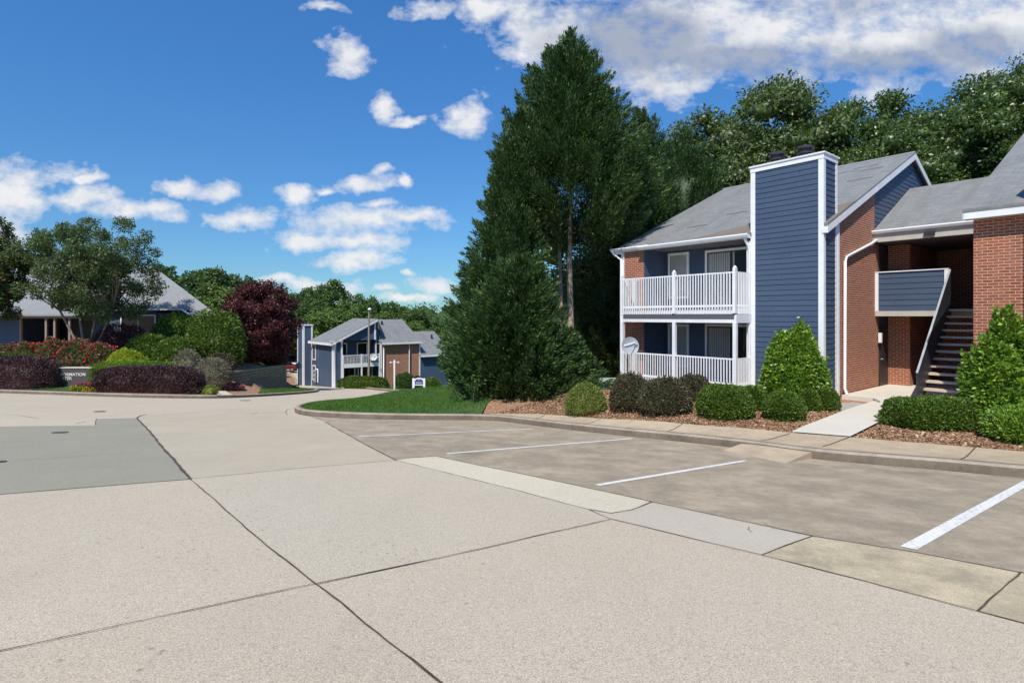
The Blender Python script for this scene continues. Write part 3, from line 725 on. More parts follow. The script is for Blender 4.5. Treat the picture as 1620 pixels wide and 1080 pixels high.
window(B1, -6.72, -5.72, 3.40, 5.25, YW); window(B1, -4.98, -2.75, 2.88, 5.22, YW, 'slider', 'patio_door')
window(B1, -6.72, -5.72, .55, 2.27, YW); window(B1, -4.98, -2.75, .08, 2.29, YW, 'slider', 'patio_door')

# balcony
BY = -1.02; bal = MB(); bal.box(-7.17, -2.32, BY + .06, 1.47, 2.68, 2.84); bal.build('balcony_floor', 'white_paint', B1)
m = MB(); m.box(-7.20, -2.30, BY - .03, BY + .03, 2.37, 2.66); m.box(-7.20, -7.14, BY + .03, 0, 2.37, 2.66); m.box(-2.36, -2.30, BY + .03, 0, 2.37, 2.66); m.build('balcony_beam', 'white_paint', B1)
m = MB()
for k in range(-1, 12): m.box(-7.1, -2.38, BY + .16 + k * .0 + k * .2, BY + .20 + k * .2, 2.5, 2.67)
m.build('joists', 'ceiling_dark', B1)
def railing(zb, zt, x0, x1, low, name='railing'):
    m = MB()
    m.box(x0, x1, BY - .045, BY + .045, zt - .045, zt); m.box(x0, x1, BY - .018, BY + .018, zb + .14, zb + .21)
    x = x0 + .09
    while x < x1 - .04:
        m.box(x, x + .032, BY - .055, BY - .019, zb + (.0 if low else -.11), zt - .046); x += .108
    for xs in (x0 + .0, x1 - .0):
        m.box(xs - .03, xs + .03, BY + .046, -.02, zt - .045, zt); m.box(xs - .018, xs + .018, BY + .046, -.02, zb + .14, zb + .21)
        y = BY + .12
        while y < -.05: m.box(xs + .019, xs + .05, y, y + .032, zb + (.0 if low else -.11), zt - .046); y += .108
    return m.build(name, 'white_paint', B1)
for zb, zt, low in ((2.78, 4.10, False), (.12, 1.17, True)):
    r = railing(zb, zt, -7.17, -2.35, low)
    for px_ in (-7.17, -4.73, -2.36):
        m = MB()
        if low: m.box(px_ - .058, px_ + .058, BY - .062, BY + .062, -.9, 2.37)
        else:
            m.box(px_ - .05, px_ + .05, BY - .085, BY + .05, 2.70, 4.22); m.tube([(px_, BY - .017, 4.22), (px_, BY - .017, 4.26), (px_, BY - .017, 4.30)], [.065, .055, .01], 10)
        m.build('post', 'white_paint', r)
m = MB(); m.box(-2.36 - .1, -2.30, -.07, -.0, -.9, 5.2); m.build('corner_post', 'white_paint', B1)
# lower deck skirt on the slope
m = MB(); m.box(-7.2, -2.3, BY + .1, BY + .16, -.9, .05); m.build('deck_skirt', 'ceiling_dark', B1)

# ---------------- breezeway between blocks
BX = 3.69
m = MB(); ze, zt_ = 5.69, 7.87
m.loft([(.0, 4.35, ze - .1), (BX - .01, 4.35, ze - .1), (BX - .01, 8.58, zt_ - .1), (.0, 8.58, zt_ - .1)], [(.0, 4.35, ze), (BX - .01, 4.35, ze), (BX - .01, 8.58, zt_), (.0, 8.58, zt_)])
m.loft([(.0, 8.58, zt_ - .1), (BX - .01, 8.58, zt_ - .1), (BX - .01, 12.8, ze - .1), (.0, 12.8, ze - .1)], [(.0, 8.58, zt_), (BX - .01, 8.58, zt_), (BX - .01, 12.8, ze), (.0, 12.8, ze)])
brf = m.build('breezeway_roof', 'shingle', B1)
gutter(B1, -.05, BX - .02, 4.35, ze + .01)
m = MB(); m.box(.0, BX - .02, 4.36, 4.50, 5.28, 5.58); m.build('breezeway_fascia', 'beige_trim', B1)
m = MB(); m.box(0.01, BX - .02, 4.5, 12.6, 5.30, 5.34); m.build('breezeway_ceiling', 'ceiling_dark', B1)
m = MB(); m.box(1.55, 1.85, 4.27, 4.36, 5.36, 5.48); m.build('light_fixture', 'dark_metal', B1)
m = MB(); m.box(.03, .74, 5.85, 9.6, 0, 5.28); m.build('closet_wall', 'brick', B1)
for z0_ in (0.0, 2.84):
    m = MB(); m.box(.0, .04, 4.98, 5.80, z0_, z0_ + 2.15); d_ = m.build('door', 'door_dark', B1); m = MB(); m.tube([(.04, 5.1, z0_ + 1.0), (.10, 5.1, z0_ + 1.0)], .03, 8); m.build('handle', 'grey_metal', d_)
m = MB(); m.box(.02, BX - .02, 4.62, 9.6, 2.62, 2.84); m.build('landing_floor', 'walk_concrete', B1)
LP = MB(); siding(LP, rect(.10, 2.05, 2.79, 4.17), lambda a_, z, o: (a_, 4.62 - o, z), e=.197); LP.box(.10, 2.05, 4.62, 4.70, 2.79, 4.17); lp = LP.build('landing_guard', 'navy_siding', B1)
m = MB(); m.box(-.0, .105, 4.57, 4.71, 2.78, 4.18); m.box(2.05, 2.16, 4.57, 4.71, 2.78, 4.18); m.box(0, 2.16, 4.56, 4.72, 4.18, 4.215); m.build('guard_trim', 'white_paint', lp)
m = MB(); m.box(0, 2.16, 4.575, 4.61, 2.60, 2.785); m.build('guard_skirt', 'beige_trim', lp)
# rear guard of landing
LP = MB(); siding(LP, rect(.74, BX - .05, 2.84, 3.9), lambda a_, z, o: (a_, 9.58 - o, z)); LP.box(.74, BX - .05, 9.58, 9.66, 2.84, 3.9); lp2 = LP.build('rear_guard', 'navy_siding', B1)
m = MB(); m.box(.74, BX - .05, 9.55, 9.68, 3.9, 3.94); m.build('guard_trim', 'white_paint', lp2)
m = MB(); m.box(.74, 2.75, 9.4, 9.57, 0, 5.28); m.build('rear_wall', 'brick', B1)
m = MB(); m.box(2.62, 3.0, 10.6, 10.7, 0.0, 2.3); m.build('rear_panel', 'navy_siding', B1); m = MB(); m.box(3.0, 3.13, 10.58, 10.7, 0.0, 2.3); m.build('rear_post', 'white_paint', B1)
m = MB(); m.box(.035, .14, 4.78, 4.9, 1.62, 1.98); bevel(m.build('meter_box', 'white_paint', B1))

# staircase: a thing of its own
ST = empty('staircase', (C0[0], C0[1], ZB), ROT, 'open riser staircase with dark solid metal guard and tan treads in the breezeway', 'staircase')
sx0, sx1 = 2.17, 3.45; y0s, y1s = 1.35, 4.62; nst = 13; rise = 2.84 / nst; run = (y1s - y0s) / nst
sl = 2.84 / (y1s - y0s)
m = MB()
def guard(x0, x1, full=True):
    hh = 1.03
    Pg = [(y0s - .32, -.02), (y0s - .32, .92), (y1s - .02, 2.84 + 1.30), (y1s - .02, 2.6), (y0s + .1, -.02)] if full else [(y0s - .05, -.02), (y0s - .05, .15), (y1s, 2.9), (y1s, 2.6), (y0s + .25, -.02)]
    m.prism_x(Pg, x0, x1)
guard(sx0, sx0 + .05); m.build('guard', 'stair_metal', ST)
m = MB(); guard(sx1, sx1 + .05, False); m.build('stringer', 'stair_metal', ST)
m = MB(); m.loft([(sx0 - .004, y0s - .33, .92), (sx0 + .054, y0s - .33, .92), (sx0 + .054, y1s - .02, 2.84 + 1.31), (sx0 - .004, y1s - .02, 2.84 + 1.31)], [(sx0 - .004, y0s - .33, .94), (sx0 + .054, y0s - .33, .94), (sx0 + .054, y1s - .02, 2.84 + 1.33), (sx0 - .004, y1s - .02, 2.84 + 1.33)]); m.build('cap_rail', 'meter_grey', ST)
for k in range(nst):
    m = MB(); z = rise * (k + 1) - (rise if False else 0); m.box(sx0 + .05, sx1, y0s + run * k - .03, y0s + run * k + .27, z - .075, z - .01)
    m.build('tread', 'tread', ST)

# ================================================================== right block
B2 = empty('apartment_building', (C0[0], C0[1], ZB), ROT, 'brick apartment block at the right edge with grey shingle roof and white eave', 'building')
m = MB(); m.box(BX, 14, 0, 14, -.9, 5.3); m.prism_x([(0.01, 5.3), (.01, zr(0) - .13), (RY, zr(RY) - .13), (14, 5.62), (14, 5.3)], BX + .01, 13.99); m.build('brick_wall', 'brick', B2)
m = MB(); R2 = lambda y: zr(y) + .02
x0, x1 = BX - .16, 14.4; ya = -.32
m.loft([(x0, ya, R2(ya) - .11), (x1, ya, R2(ya) - .11), (x1, RY, R2(RY) - .11), (x0, RY, R2(RY) - .11)], [(x0, ya, R2(ya)), (x1, ya, R2(ya)), (x1, RY, R2(RY)), (x0, RY, R2(RY))])
m.loft([(x0, RY, R2(RY) - .11), (x1, RY, R2(RY) - .11), (x1, 17, R2(RY) - 3.7), (x0, 17, R2(RY) - 3.7)], [(x0, RY, R2(RY)), (x1, RY, R2(RY)), (x1, 17, R2(RY) - 3.6), (x0, 17, R2(RY) - 3.6)])
rf2 = m.build('roof', 'shingle', B2)
m = MB(); m.box(x0 + .01, x1, ya + .0, ya + .03, R2(ya) - .27, R2(ya) - .085); m.box(x0 + .01, x1, ya + .03, 0, R2(ya) - .27, R2(ya) - .24); m.build('fascia', 'white_paint', B2)
m = MB(); m.loft([(x0, ya, R2(ya) - .25), (x0, RY, R2(RY) - .25), (x0, RY, R2(RY) - .11), (x0, ya, R2(ya) - .11)], [(x0 + .03, ya, R2(ya) - .25), (x0 + .03, RY, R2(RY) - .25), (x0 + .03, RY, R2(RY) - .11), (x0 + .03, ya, R2(ya) - .11)]); m.build('rake_board', 'white_paint', B2)
m = MB(); siding(m, rect(5.25, 7.5, -.9, 7.7), lambda a_, z, o: (a_, -1.0 - o, z)); siding(m, rect(-1, 0, -.9, 7.7), lambda a_, z, o: (5.25 - o, a_, z)); m.box(5.25, 7.5, -1, .2, -.9, 7.7); m.build('chimney', 'navy_siding', B2)  # chimney out of view, added to cast a shadow on the brick front

# entrance slab and path
def loc2w(x, y, z=0):
    return (C0[0] - x * D1[0] + y * D2[0], C0[1] - x * D1[1] + y * D2[1], ZB + z)
m = MB(); s_ = [loc2w(*p) for p in [(.05, 1.35), (.95, 1.35), (1.3, .85), (3.6, .85), (3.6, 10.5), (.05, 10.5)]]
m.loft([(p[0], p[1], p[2] - .35) for p in s_], [(p[0], p[1], p[2] + .01) for p in s_]); o = m.build('entrance_slab', 'path_concrete', uv=False); tag(o, kind='structure')
pth = [tuple(GT(u, v)[:2]) for u, v in [(1252, 686), (1345, 694), (1375, 678), (1400, 665)]] + [loc2w(2.6, 1.2)[:2], loc2w(1.0, 1.2)[:2]] + [tuple(GT(1340, 650)[:2])]
o = drape('path', pth, lambda x, y: np.maximum(hA(x, y), -9), 'path_concrete', res=.35, off=.05); tag(o, kind='structure')
gv = [tuple(GT(u, v)[:2]) for u, v in [(1322, 651), (1345, 650), (1375, 640), (1350, 637), (1328, 638)]]
o = drape('gravel', gv, hA, 'gravel', res=.3, off=.015); tag(o, kind='structure')
# ================================================================== FOLIAGE HELPERS
def nrm(a): return a / (np.linalg.norm(a, axis=1, keepdims=True) + 1e-9)
def rdir(n): return nrm(RNG.normal(size=(n, 3)))
def leaf_arrays(P, D, N, L, Wd):
    D = nrm(D); S = nrm(np.cross(D, N)); L = np.asarray(L)[:, None]; Wd = np.asarray(Wd)[:, None]
    up = np.cross(S, D)
    a = P; b = P + D * L * .45 + S * Wd / 2; c = P + D * L - up * L * .08; d = P + D * L * .45 - S * Wd / 2
    return np.stack([a, b, c, d], 1).reshape(-1, 3)
def np_mesh(name, quads, core, mats, parent=None):
    """quads: list of (verts Nx3 in 4s, material index); core: list of (verts, faces, mi)"""
    me = bpy.data.meshes.new(name)
    V = [q for q, _ in quads]; nv = sum(len(q) for q in V); MI = [np.full(len(q) // 4, mi) for q, mi in quads]
    nq = nv // 4
    cv = [np.asarray(c[0], float) for c in core]; ncv = sum(len(c) for c in cv)
    tris = []; off = nv; cm = []
    for (vv, ff, mi) in core:
        for f in ff: tris.append([i + off for i in f]); cm.append(mi)
        off += len(vv)
    allv = np.concatenate(V + cv) if V else np.concatenate(cv)
    me.vertices.add(len(allv)); me.vertices.foreach_set('co', allv.ravel().astype(np.float32))
    li = np.concatenate([np.arange(nv), np.array([i for t in tris for i in t], int)]) if tris else np.arange(nv)
    me.loops.add(len(li)); me.loops.foreach_set('vertex_index', li.astype(np.int32))
    ls = np.concatenate([np.arange(nq) * 4, nv + np.cumsum([0] + [len(t) for t in tris])[:-1]]) if tris else np.arange(nq) * 4
    me.polygons.add(len(ls)); me.polygons.foreach_set('loop_start', ls.astype(np.int32))
    mi = np.concatenate(MI + ([np.array(cm)] if cm else [])) if MI else np.array(cm)
    me.polygons.foreach_set('material_index', mi.astype(np.int32))
    me.update(calc_edges=True); me.validate()
    o = bpy.data.objects.new(name, me); COL.objects.link(o); mat(o, *mats)
    if parent: o.parent = parent
    return o
def ico(sub=3):
    bm = bmesh.new(); bmesh.ops.create_icosphere(bm, subdivisions=sub, radius=1.0); v = np.array([p.co[:] for p in bm.verts]); f = [[q.index for q in t.verts] for t in bm.faces]; bm.free(); return v, f
ICO_V, ICO_F = ico(3)
def lump(d, seed, amp):   # smooth direction noise
    r = np.ones(len(d)); g = np.random.default_rng(seed)
    for k, fr_ in ((1, 2.2), (2, 4.1), (3, 7.5)):
        w = g.normal(size=(3, 3)) * fr_; ph = g.uniform(0, 6, 3)
        r += amp / k * (np.sin(d @ w + ph)).prod(1)
    return r
def superr(d, n):
    return 1.0 / (np.sum(np.abs(d) ** n, 1) ** (1.0 / n))

def shrub(name, label, cat, loc, size, m, leaf=(.05, .028), n=6000, p=2.2, rz=0, amp=.10, group=None, flat_base=.25, shoots=0, extra=None, upb=.35, inner=.74, taper=0):
    """rounded foliage body standing on loc; size=(sx,sy,h)"""
    seed = random.randint(0, 99999)
    rx, ry, h = size[0] / 2, size[1] / 2, size[2]
    def surf(d, rr):
        r = superr(d, p) * lump(d, seed, amp)
        q = d * (r * rr)[:, None]
        z = q[:, 2]; z = np.where(z < 0, z * flat_base / .5, z)     # lower half is squat
        zz = (z + flat_base) / (1 + flat_base)
        sc = 1 - taper * np.clip(zz, 0, 1)
        return np.stack([q[:, 0] * rx * sc, q[:, 1] * ry * sc, zz * h], 1)
    d = rdir(n); d[:, 2] = np.where(RNG.random(n) < .25, d[:, 2], np.abs(d[:, 2])) ; d = nrm(d)
    rr = 1.01 - np.abs(RNG.normal(0, .095, n)) * (1 + .8 * (np.sin(d @ np.array([17., 11., 7.]) + 3) * np.sin(d @ np.array([-9., 19., 13.])) > .1))
    P = surf(d, rr); D = nrm(d * np.array([1 / rx, 1 / ry, 1 / h])) + rdir(n) * .85 + np.array([0, 0, upb])
    Nn = d + rdir(n) * .7
    L = RNG.uniform(.7, 1.3, n) * leaf[0]; Wd = L * leaf[1] / leaf[0]
    qs = [(leaf_arrays(P, D, Nn, L, Wd), 0)]
    if shoots:
        for _ in range(shoots):
            dd = rdir(1); dd[0, 2] = abs(dd[0, 2]) * .8 + .15; dd = nrm(dd); b0 = surf(dd, np.array([.95]))[0]; ln = random.uniform(.08, .22) * min(1.6, h)
            k = 22; t = RNG.uniform(0, 1, k)[:, None]; ax_ = nrm(dd * .5 + np.array([[0, 0, .9]]) + rdir(1) * .2); pp = b0 + ax_ * t * ln
            dl = rdir(k) + ax_ * .9; qs.append((leaf_arrays(pp, dl, rdir(k), RNG.uniform(.8, 1.2, k) * leaf[0], RNG.uniform(.8, 1.2, k) * leaf[1]), 0))
    mats = [m]
    if extra:     # blossoms: (material, count, size)
        mats.append(extra[0]); k = extra[1]; de = rdir(k); de[:, 2] = np.abs(de[:, 2]); de = nrm(de); c0 = surf(de, RNG.uniform(.97, 1.07, k))
        for j in range(6):
            dj = rdir(k) + de * .6 + np.array([0, 0, .3]); qs.append((leaf_arrays(c0, dj, rdir(k), RNG.uniform(.7, 1.2, k) * extra[2], RNG.uniform(.7, 1.1, k) * extra[2] * .9), 1))
    cvs = surf(nrm(ICO_V.copy()), np.full(len(ICO_V), inner)); cvs[:, 2] *= .98
    o = np_mesh(name, qs, [(cvs, ICO_F, 0)], mats)
    o.location = loc; o.rotation_euler = (0, 0, rz)
    tag(o, label, cat, group); return o
def px_shrub(name, label, cat, u, v, wpx, hpx, m, depth=1.0, dz=0, Y=None, **kw):
    g = GT(u, v) if Y is None else Vector((P3(u, v, Y)[0], Y, TZ(P3(u, v, Y)[0], Y)))
    s = g.y / F; w = wpx * s; h = hpx * s
    # the near edge touches the pixel: push the centre back by a bit of its depth
    k = 1 + (w * depth * .30) / g.y if Y is None else 1
    x, y = g.x * k, g.y * k
    z = TZ(x, y) - .04 + dz
    top = (HV - (v - hpx)) / F * y
    h = top - z
    return shrub(name, label, cat, (x, y, z), (w * k, w * depth * k, max(.15, h)), m, **kw)

# ------------------------------------------------------------------ shrubs by the main building
G1 = 'clipped shrubs in the mulch bed by the building'
ROTB = ROT
px_shrub('shrub', 'rounded yellow tipped green shrub alone in mulch left of the white porch', 'shrub', 926, 657, 62, 50, 'leaf_olive', leaf=(.06, .022), n=11000, p=2.3, amp=.06)
px_shrub('shrub', 'wide dark brown burgundy shrub left under the satellite dish', 'shrub', 997, 651, 68, 58, 'leaf_brown', leaf=(.055, .03), n=13000, p=2.2, amp=.12, shoots=40)
px_shrub('shrub', 'front dark brown burgundy shrub touching its left neighbour, in front of the porch', 'shrub', 1050, 658, 82, 58, 'leaf_brown', leaf=(.055, .03), n=15000, p=2.2, amp=.12, shoots=40)
px_shrub('shrub', 'rear brown burgundy shrub close to the porch railing', 'shrub', 1096, 636, 62, 42, 'leaf_brown', leaf=(.055, .03), n=9000, p=2.2, amp=.12, shoots=30)
px_shrub('shrub', 'largest clipped green boxwood mound at the front of the porch bed', 'shrub', 1147, 663, 80, 53, 'leaf_box', leaf=(.055, .032), n=20000, p=2.7, amp=.09, shoots=20)
px_shrub('shrub', 'clipped boxwood hidden behind the two front mounds', 'shrub', 1190, 650, 46, 38, 'leaf_box', leaf=(.055, .032), n=10000, p=2.7, amp=.05, depth=.8)
px_shrub('shrub', 'round ball shaped green boxwood nearest the kerb', 'shrub', 1240, 667, 60, 46, 'leaf_box', leaf=(.055, .032), n=14000, p=2.2, amp=.03, flat_base=.55)
px_shrub('shrub', 'small clipped boxwood just behind the ball shaped one', 'shrub', 1279, 651, 32, 33, 'leaf_box', leaf=(.055, .032), n=8000, p=2.4, amp=.05)
px_shrub('shrub', 'small dark boxwood beside the brick corner and downpipe', 'shrub', 1307, 650, 36, 36, 'leaf_box', leaf=(.055, .032), n=8000, p=2.4, amp=.06)
px_shrub('shrub', 'tall bright green leafy bush against the navy chimney', 'shrub', 1256, 640, 108, 116, 'leaf_bright', leaf=(.11, .06), n=11500, p=2.15, amp=.16, shoots=45, depth=.6, taper=.22, inner=.72)
px_shrub('shrub', 'long low clipped boxwood in front of the staircase', 'shrub', 1484, 680, 158, 51, 'leaf_box', leaf=(.058, .033), n=26000, p=3.2, amp=.10, shoots=30, depth=.55)
px_shrub('shrub', 'tall bright green leafy bush against the brick block at right', 'shrub', 1598, 655, 132, 136, 'leaf_bright', Y=13.1, leaf=(.11, .06), n=14000, p=2.3, amp=.16, shoots=90, depth=.75, taper=.2, inner=.72)
px_shrub('shrub', 'low bright green mound at the right edge beside the long boxwood', 'shrub', 1622, 692, 100, 48, 'leaf_bright', Y=11.9, leaf=(.065, .036), n=12000, p=2.6, amp=.07)
px_shrub('weed', 'tiny green weed growing in the mulch by the brown shrub', 'weed', 1087, 648, 14, 14, 'leaf_bright', leaf=(.09, .04), n=160, inner=.6)

# ------------------------------------------------------------------ conifers
def outline(name, label, Y, prof, m, plumes, trunk_u=None, seed=1, spread=1.4, group=None, core=True, asc=.75, gap=None, trunk_top=None, ysc=1.0, vb=None):
    """prof: [(v, uL, uR)...] top to bottom at depth Y"""
    g = np.random.default_rng(seed); plumes = int(plumes / spread ** 2 * 1.85)
    vs = np.array([p[0] for p in prof], float); zc = (HV - vs) / F * Y; cx = ((np.array([p[1] for p in prof]) + np.array([p[2] for p in prof])) / 2 - 810) / F * Y; rr = (np.array([p[2] for p in prof]) - np.array([p[1] for p in prof])) / 2 / F * Y
    zi = zc[::-1]; cxi = cx[::-1]; ri = rr[::-1]
    tu = trunk_u if trunk_u else (prof[-1][1] + prof[-1][2]) / 2
    bx = (tu - 810) / F * Y; bz = TZ(bx, Y)
    root = empty(name, (bx, Y, bz), 0, label, 'tree', group)
    # sample heights by radius
    zs = np.linspace(zi[0], zi[-1], 400); w = np.interp(zs, zi, ri) + .15; cdf = np.cumsum(w) / w.sum()
    z = np.interp(g.random(plumes), cdf, zs); th = g.uniform(0, 2 * np.pi, plumes)
    # fewer plumes on the far side
    r = np.interp(z, zi, ri) * (1 - np.abs(g.normal(0, .10, plumes))) * (1 + .15 * np.sin(th * 4 + z * 1.1) * np.sin(z * 1.7 + th * 2)) * g.uniform(.80, 1.14, plumes); cxx = np.interp(z, zi, cxi)
    deep = g.random(plumes) < .32; r = np.where(deep, r * g.uniform(.6, .9, plumes), r)
    tip = np.stack([cxx + r * np.cos(th), Y + r * ysc * np.sin(th), z], 1)
    if gap is not None:
        uu = tip[:, 0] / tip[:, 1] * F + 810; vv = HV - tip[:, 2] / tip[:, 1] * F
        keep = ~((tip[:, 1] < Y + 1.6) & in_poly(uu, vv, gap)); tip = tip[keep]; th = th[keep]; r = r[keep]
    K = len(tip); al = g.normal(asc, .2, K)
    # branches near the top point up more
    hf = np.clip((tip[:, 2] - zi[0]) / (zi[-1] - zi[0]), 0, 1); al = al + hf ** 3 * .5
    ax_ = np.stack([np.cos(th) * np.cos(al), np.sin(th) * np.cos(al), np.sin(al)], 1); ln = g.uniform(.7, 1.5, K) * spread
    n = int(80 * spread ** 2); t = g.uniform(.0, 1, (K, n, 1)) ** .8
    off = g.normal(size=(K, n, 3)) * (.17 * spread * (1.12 - t))
    P = tip[:, None, :] - ax_[:, None, :] * ln[:, None, None] * (1 - t) + off
    D = ax_[:, None, :] * 1.0 + off * 2.2 / spread + g.normal(size=(K, n, 3)) * .22
    Nn = g.normal(size=(K, n, 3)) + ax_[:, None, :] * .2
    L = g.uniform(.11, .24, K * n); Wd = L * g.uniform(.18, .30, K * n)
    P = P.reshape(-1, 3) - np.array([bx, Y, bz])
    q = leaf_arrays(P, D.reshape(-1, 3), Nn.reshape(-1, 3), L, Wd)
    cores = []
    if core:
        cvv = []; cf = []; nr = 14; seg = 18
        for i in range(nr):
            zz = zi[0] + (zi[-1] - zi[0]) * (i / (nr - 1)) * .82 + .1; R = np.interp(zz, zi, ri) * (.5 if i < nr - 1 else .05); c0 = np.interp(zz, zi, cxi)
            for j in range(seg):
                a_ = 2 * np.pi * j / seg; k_ = R * (1 + .18 * math.sin(a_ * 5 + i * 1.7)); cvv.append((c0 + k_ * math.cos(a_) - bx, k_ * ysc * math.sin(a_), zz - bz))
        for i in range(nr - 1):
            for j in range(seg): cf.append([i * seg + j, i * seg + (j + 1) % seg, (i + 1) * seg + (j + 1) % seg, (i + 1) * seg + j])
        cores = [(cvv, cf, 0)]
    np_mesh('crown', [(q, 0)], cores, [m], root)
    m_ = MB(); tt = (trunk_top if trunk_top else zi[-1] - 1) - bz
    m_.tube([(0, 0, -.3), (.02, 0, .25), (.03, .02, tt * .3), (-.03, 0, tt * .6), ((cxi[-1] - bx) * .6, 0, tt)], [.26, .19, .155, .12, .03], 10)
    m_.build('trunk', 'bark_grey' if trunk_u == 902 else 'bark_dark', root, uv=False)
    return root
gapA = [(865, 325), (885, 290), (915, 278), (938, 300), (950, 420), (945, 560), (888, 560), (872, 500), (862, 400)]
outline('cypress_tree', 'tallest dark evergreen with a bare pale trunk showing beneath its crown', 25.5,
        [(46, 901, 909), (62, 884, 922), (85, 860, 945), (105, 850, 952), (130, 826, 972), (160, 824, 982), (190, 800, 996), (225, 782, 1012), (260, 772, 1030), (300, 778, 1040), (335, 800, 1035), (375, 860, 1000)],
        'leaf_cypress', 1500, trunk_u=902, seed=3, gap=gapA, core=False, asc=.62, trunk_top=6.4)
outline('cypress_tree', 'broad dark evergreen forming the left edge of the tall clump', 24.0,
        [(170, 822, 838), (215, 786, 860), (250, 772, 866), (300, 764, 868), (350, 748, 872), (400, 738, 878), (440, 728, 880), (490, 706, 882), (540, 712, 885), (590, 716, 890), (632, 745, 880)],
        'leaf_cypress', 1300, trunk_u=812, seed=5, asc=.6, gap=gapA)
outline('cypress_tree', 'bushy younger evergreen in front with foliage down to the lawn', 22.0,
        [(402, 808, 842), (418, 786, 860), (445, 764, 872), (490, 735, 882), (530, 712, 892), (565, 705, 918), (600, 712, 945), (622, 735, 925), (638, 775, 880)],
        'leaf_cypress', 1150, trunk_u=815, seed=8, asc=.5, spread=1.15)
outline('cypress_tree', 'low feathery evergreen at the foot of the bare trunk', 22.6,
        [(520, 896, 906), (545, 885, 925), (575, 872, 945), (600, 870, 952), (620, 880, 945)],
        'leaf_cypress', 260, trunk_u=905, seed=9, asc=.7, spread=1.0)
outline('cypress_tree', 'dark pointed evergreen between the tallest one and the brick corner', 29.0,
        [(162, 1012, 1022), (190, 992, 1038), (230, 965, 1056), (280, 945, 1066), (340, 925, 1075), (420, 912, 1075), (500, 908, 1060), (560, 905, 1050), (612, 915, 1040)],
        'leaf_cypress', 1150, trunk_u=985, seed=12, asc=.6)
outline('cypress_tree', 'evergreen behind the roof, right of the pointed one', 33.0,
        [(198, 1072, 1084), (225, 1050, 1112), (262, 1030, 1140), (310, 1010, 1158), (380, 1000, 1165), (470, 1000, 1160), (590, 1010, 1150)],
        'leaf_cypress', 900, trunk_u=1080, seed=15, asc=.6)
# second bare trunk and dead side twigs
tw = empty('bare_trunk', (P3(886, 500, 26)[0], 26, TZ(P3(886, 500, 26)[0], 26)), 0, 'thinner bare trunk just left of the pale trunk, under the tall evergreen', 'tree trunk')
m = MB(); m.tube([(0, 0, -.2), (.05, 0, 4.5), (-.1, 0, 9.5)], [.13, .10, .05], 8); m.build('trunk', 'bark_grey', tw, uv=False)
m = MB()
for k in range(12):
    z_ = 5.2 + k * .32; a_ = random.uniform(-.4, 1.2); l_ = random.uniform(.7, 1.6); x_ = .55
    m.tube([(x_, -.4, z_), (x_ + l_ * .5 * math.cos(a_), -.4 - l_ * .4, z_ + .1), (x_ + l_ * math.cos(a_), -.4 - l_ * .5, z_ + random.uniform(-.1, .25))], [.018, .012, .005], 5)
m.build('twigs', 'bark_dark', tw, uv=False)

# ------------------------------------------------------------------ broadleaf trees
def crown_quads(g, centers, radii, nper, leaf, squash=.85, cc=None, upb=.2):
    out = []
    for c, r, n in zip(centers, radii, nper):
        d = nrm(g.normal(size=(n, 3))); bias = nrm((c - cc)[None, :])[0] if cc is not None else np.array([0, 0, 1.]); d = nrm(d + bias * .35 + np.array([0, 0, .15]))
        rad = r * (g.random(n) ** .35); rad *= 1 + .18 * np.sin(d[:, 0] * 6 + c[0]) * np.sin(d[:, 1] * 7 + c[2]) + .15 * np.sin(d[:, 2] * 9 + c[1])
        P = c + d * rad[:, None] * np.array([1, 1, squash]); D = d * .7 + nrm(g.normal(size=(n, 3))) + np.array([0, 0, -upb]); N = d * .8 + g.normal(size=(n, 3)) * .6 + np.array([0, 0, .5])
        L = g.uniform(.7, 1.3, n) * leaf[0]; out.append(leaf_arrays(P, D, N, L, L * leaf[1] / leaf[0]))
    return out
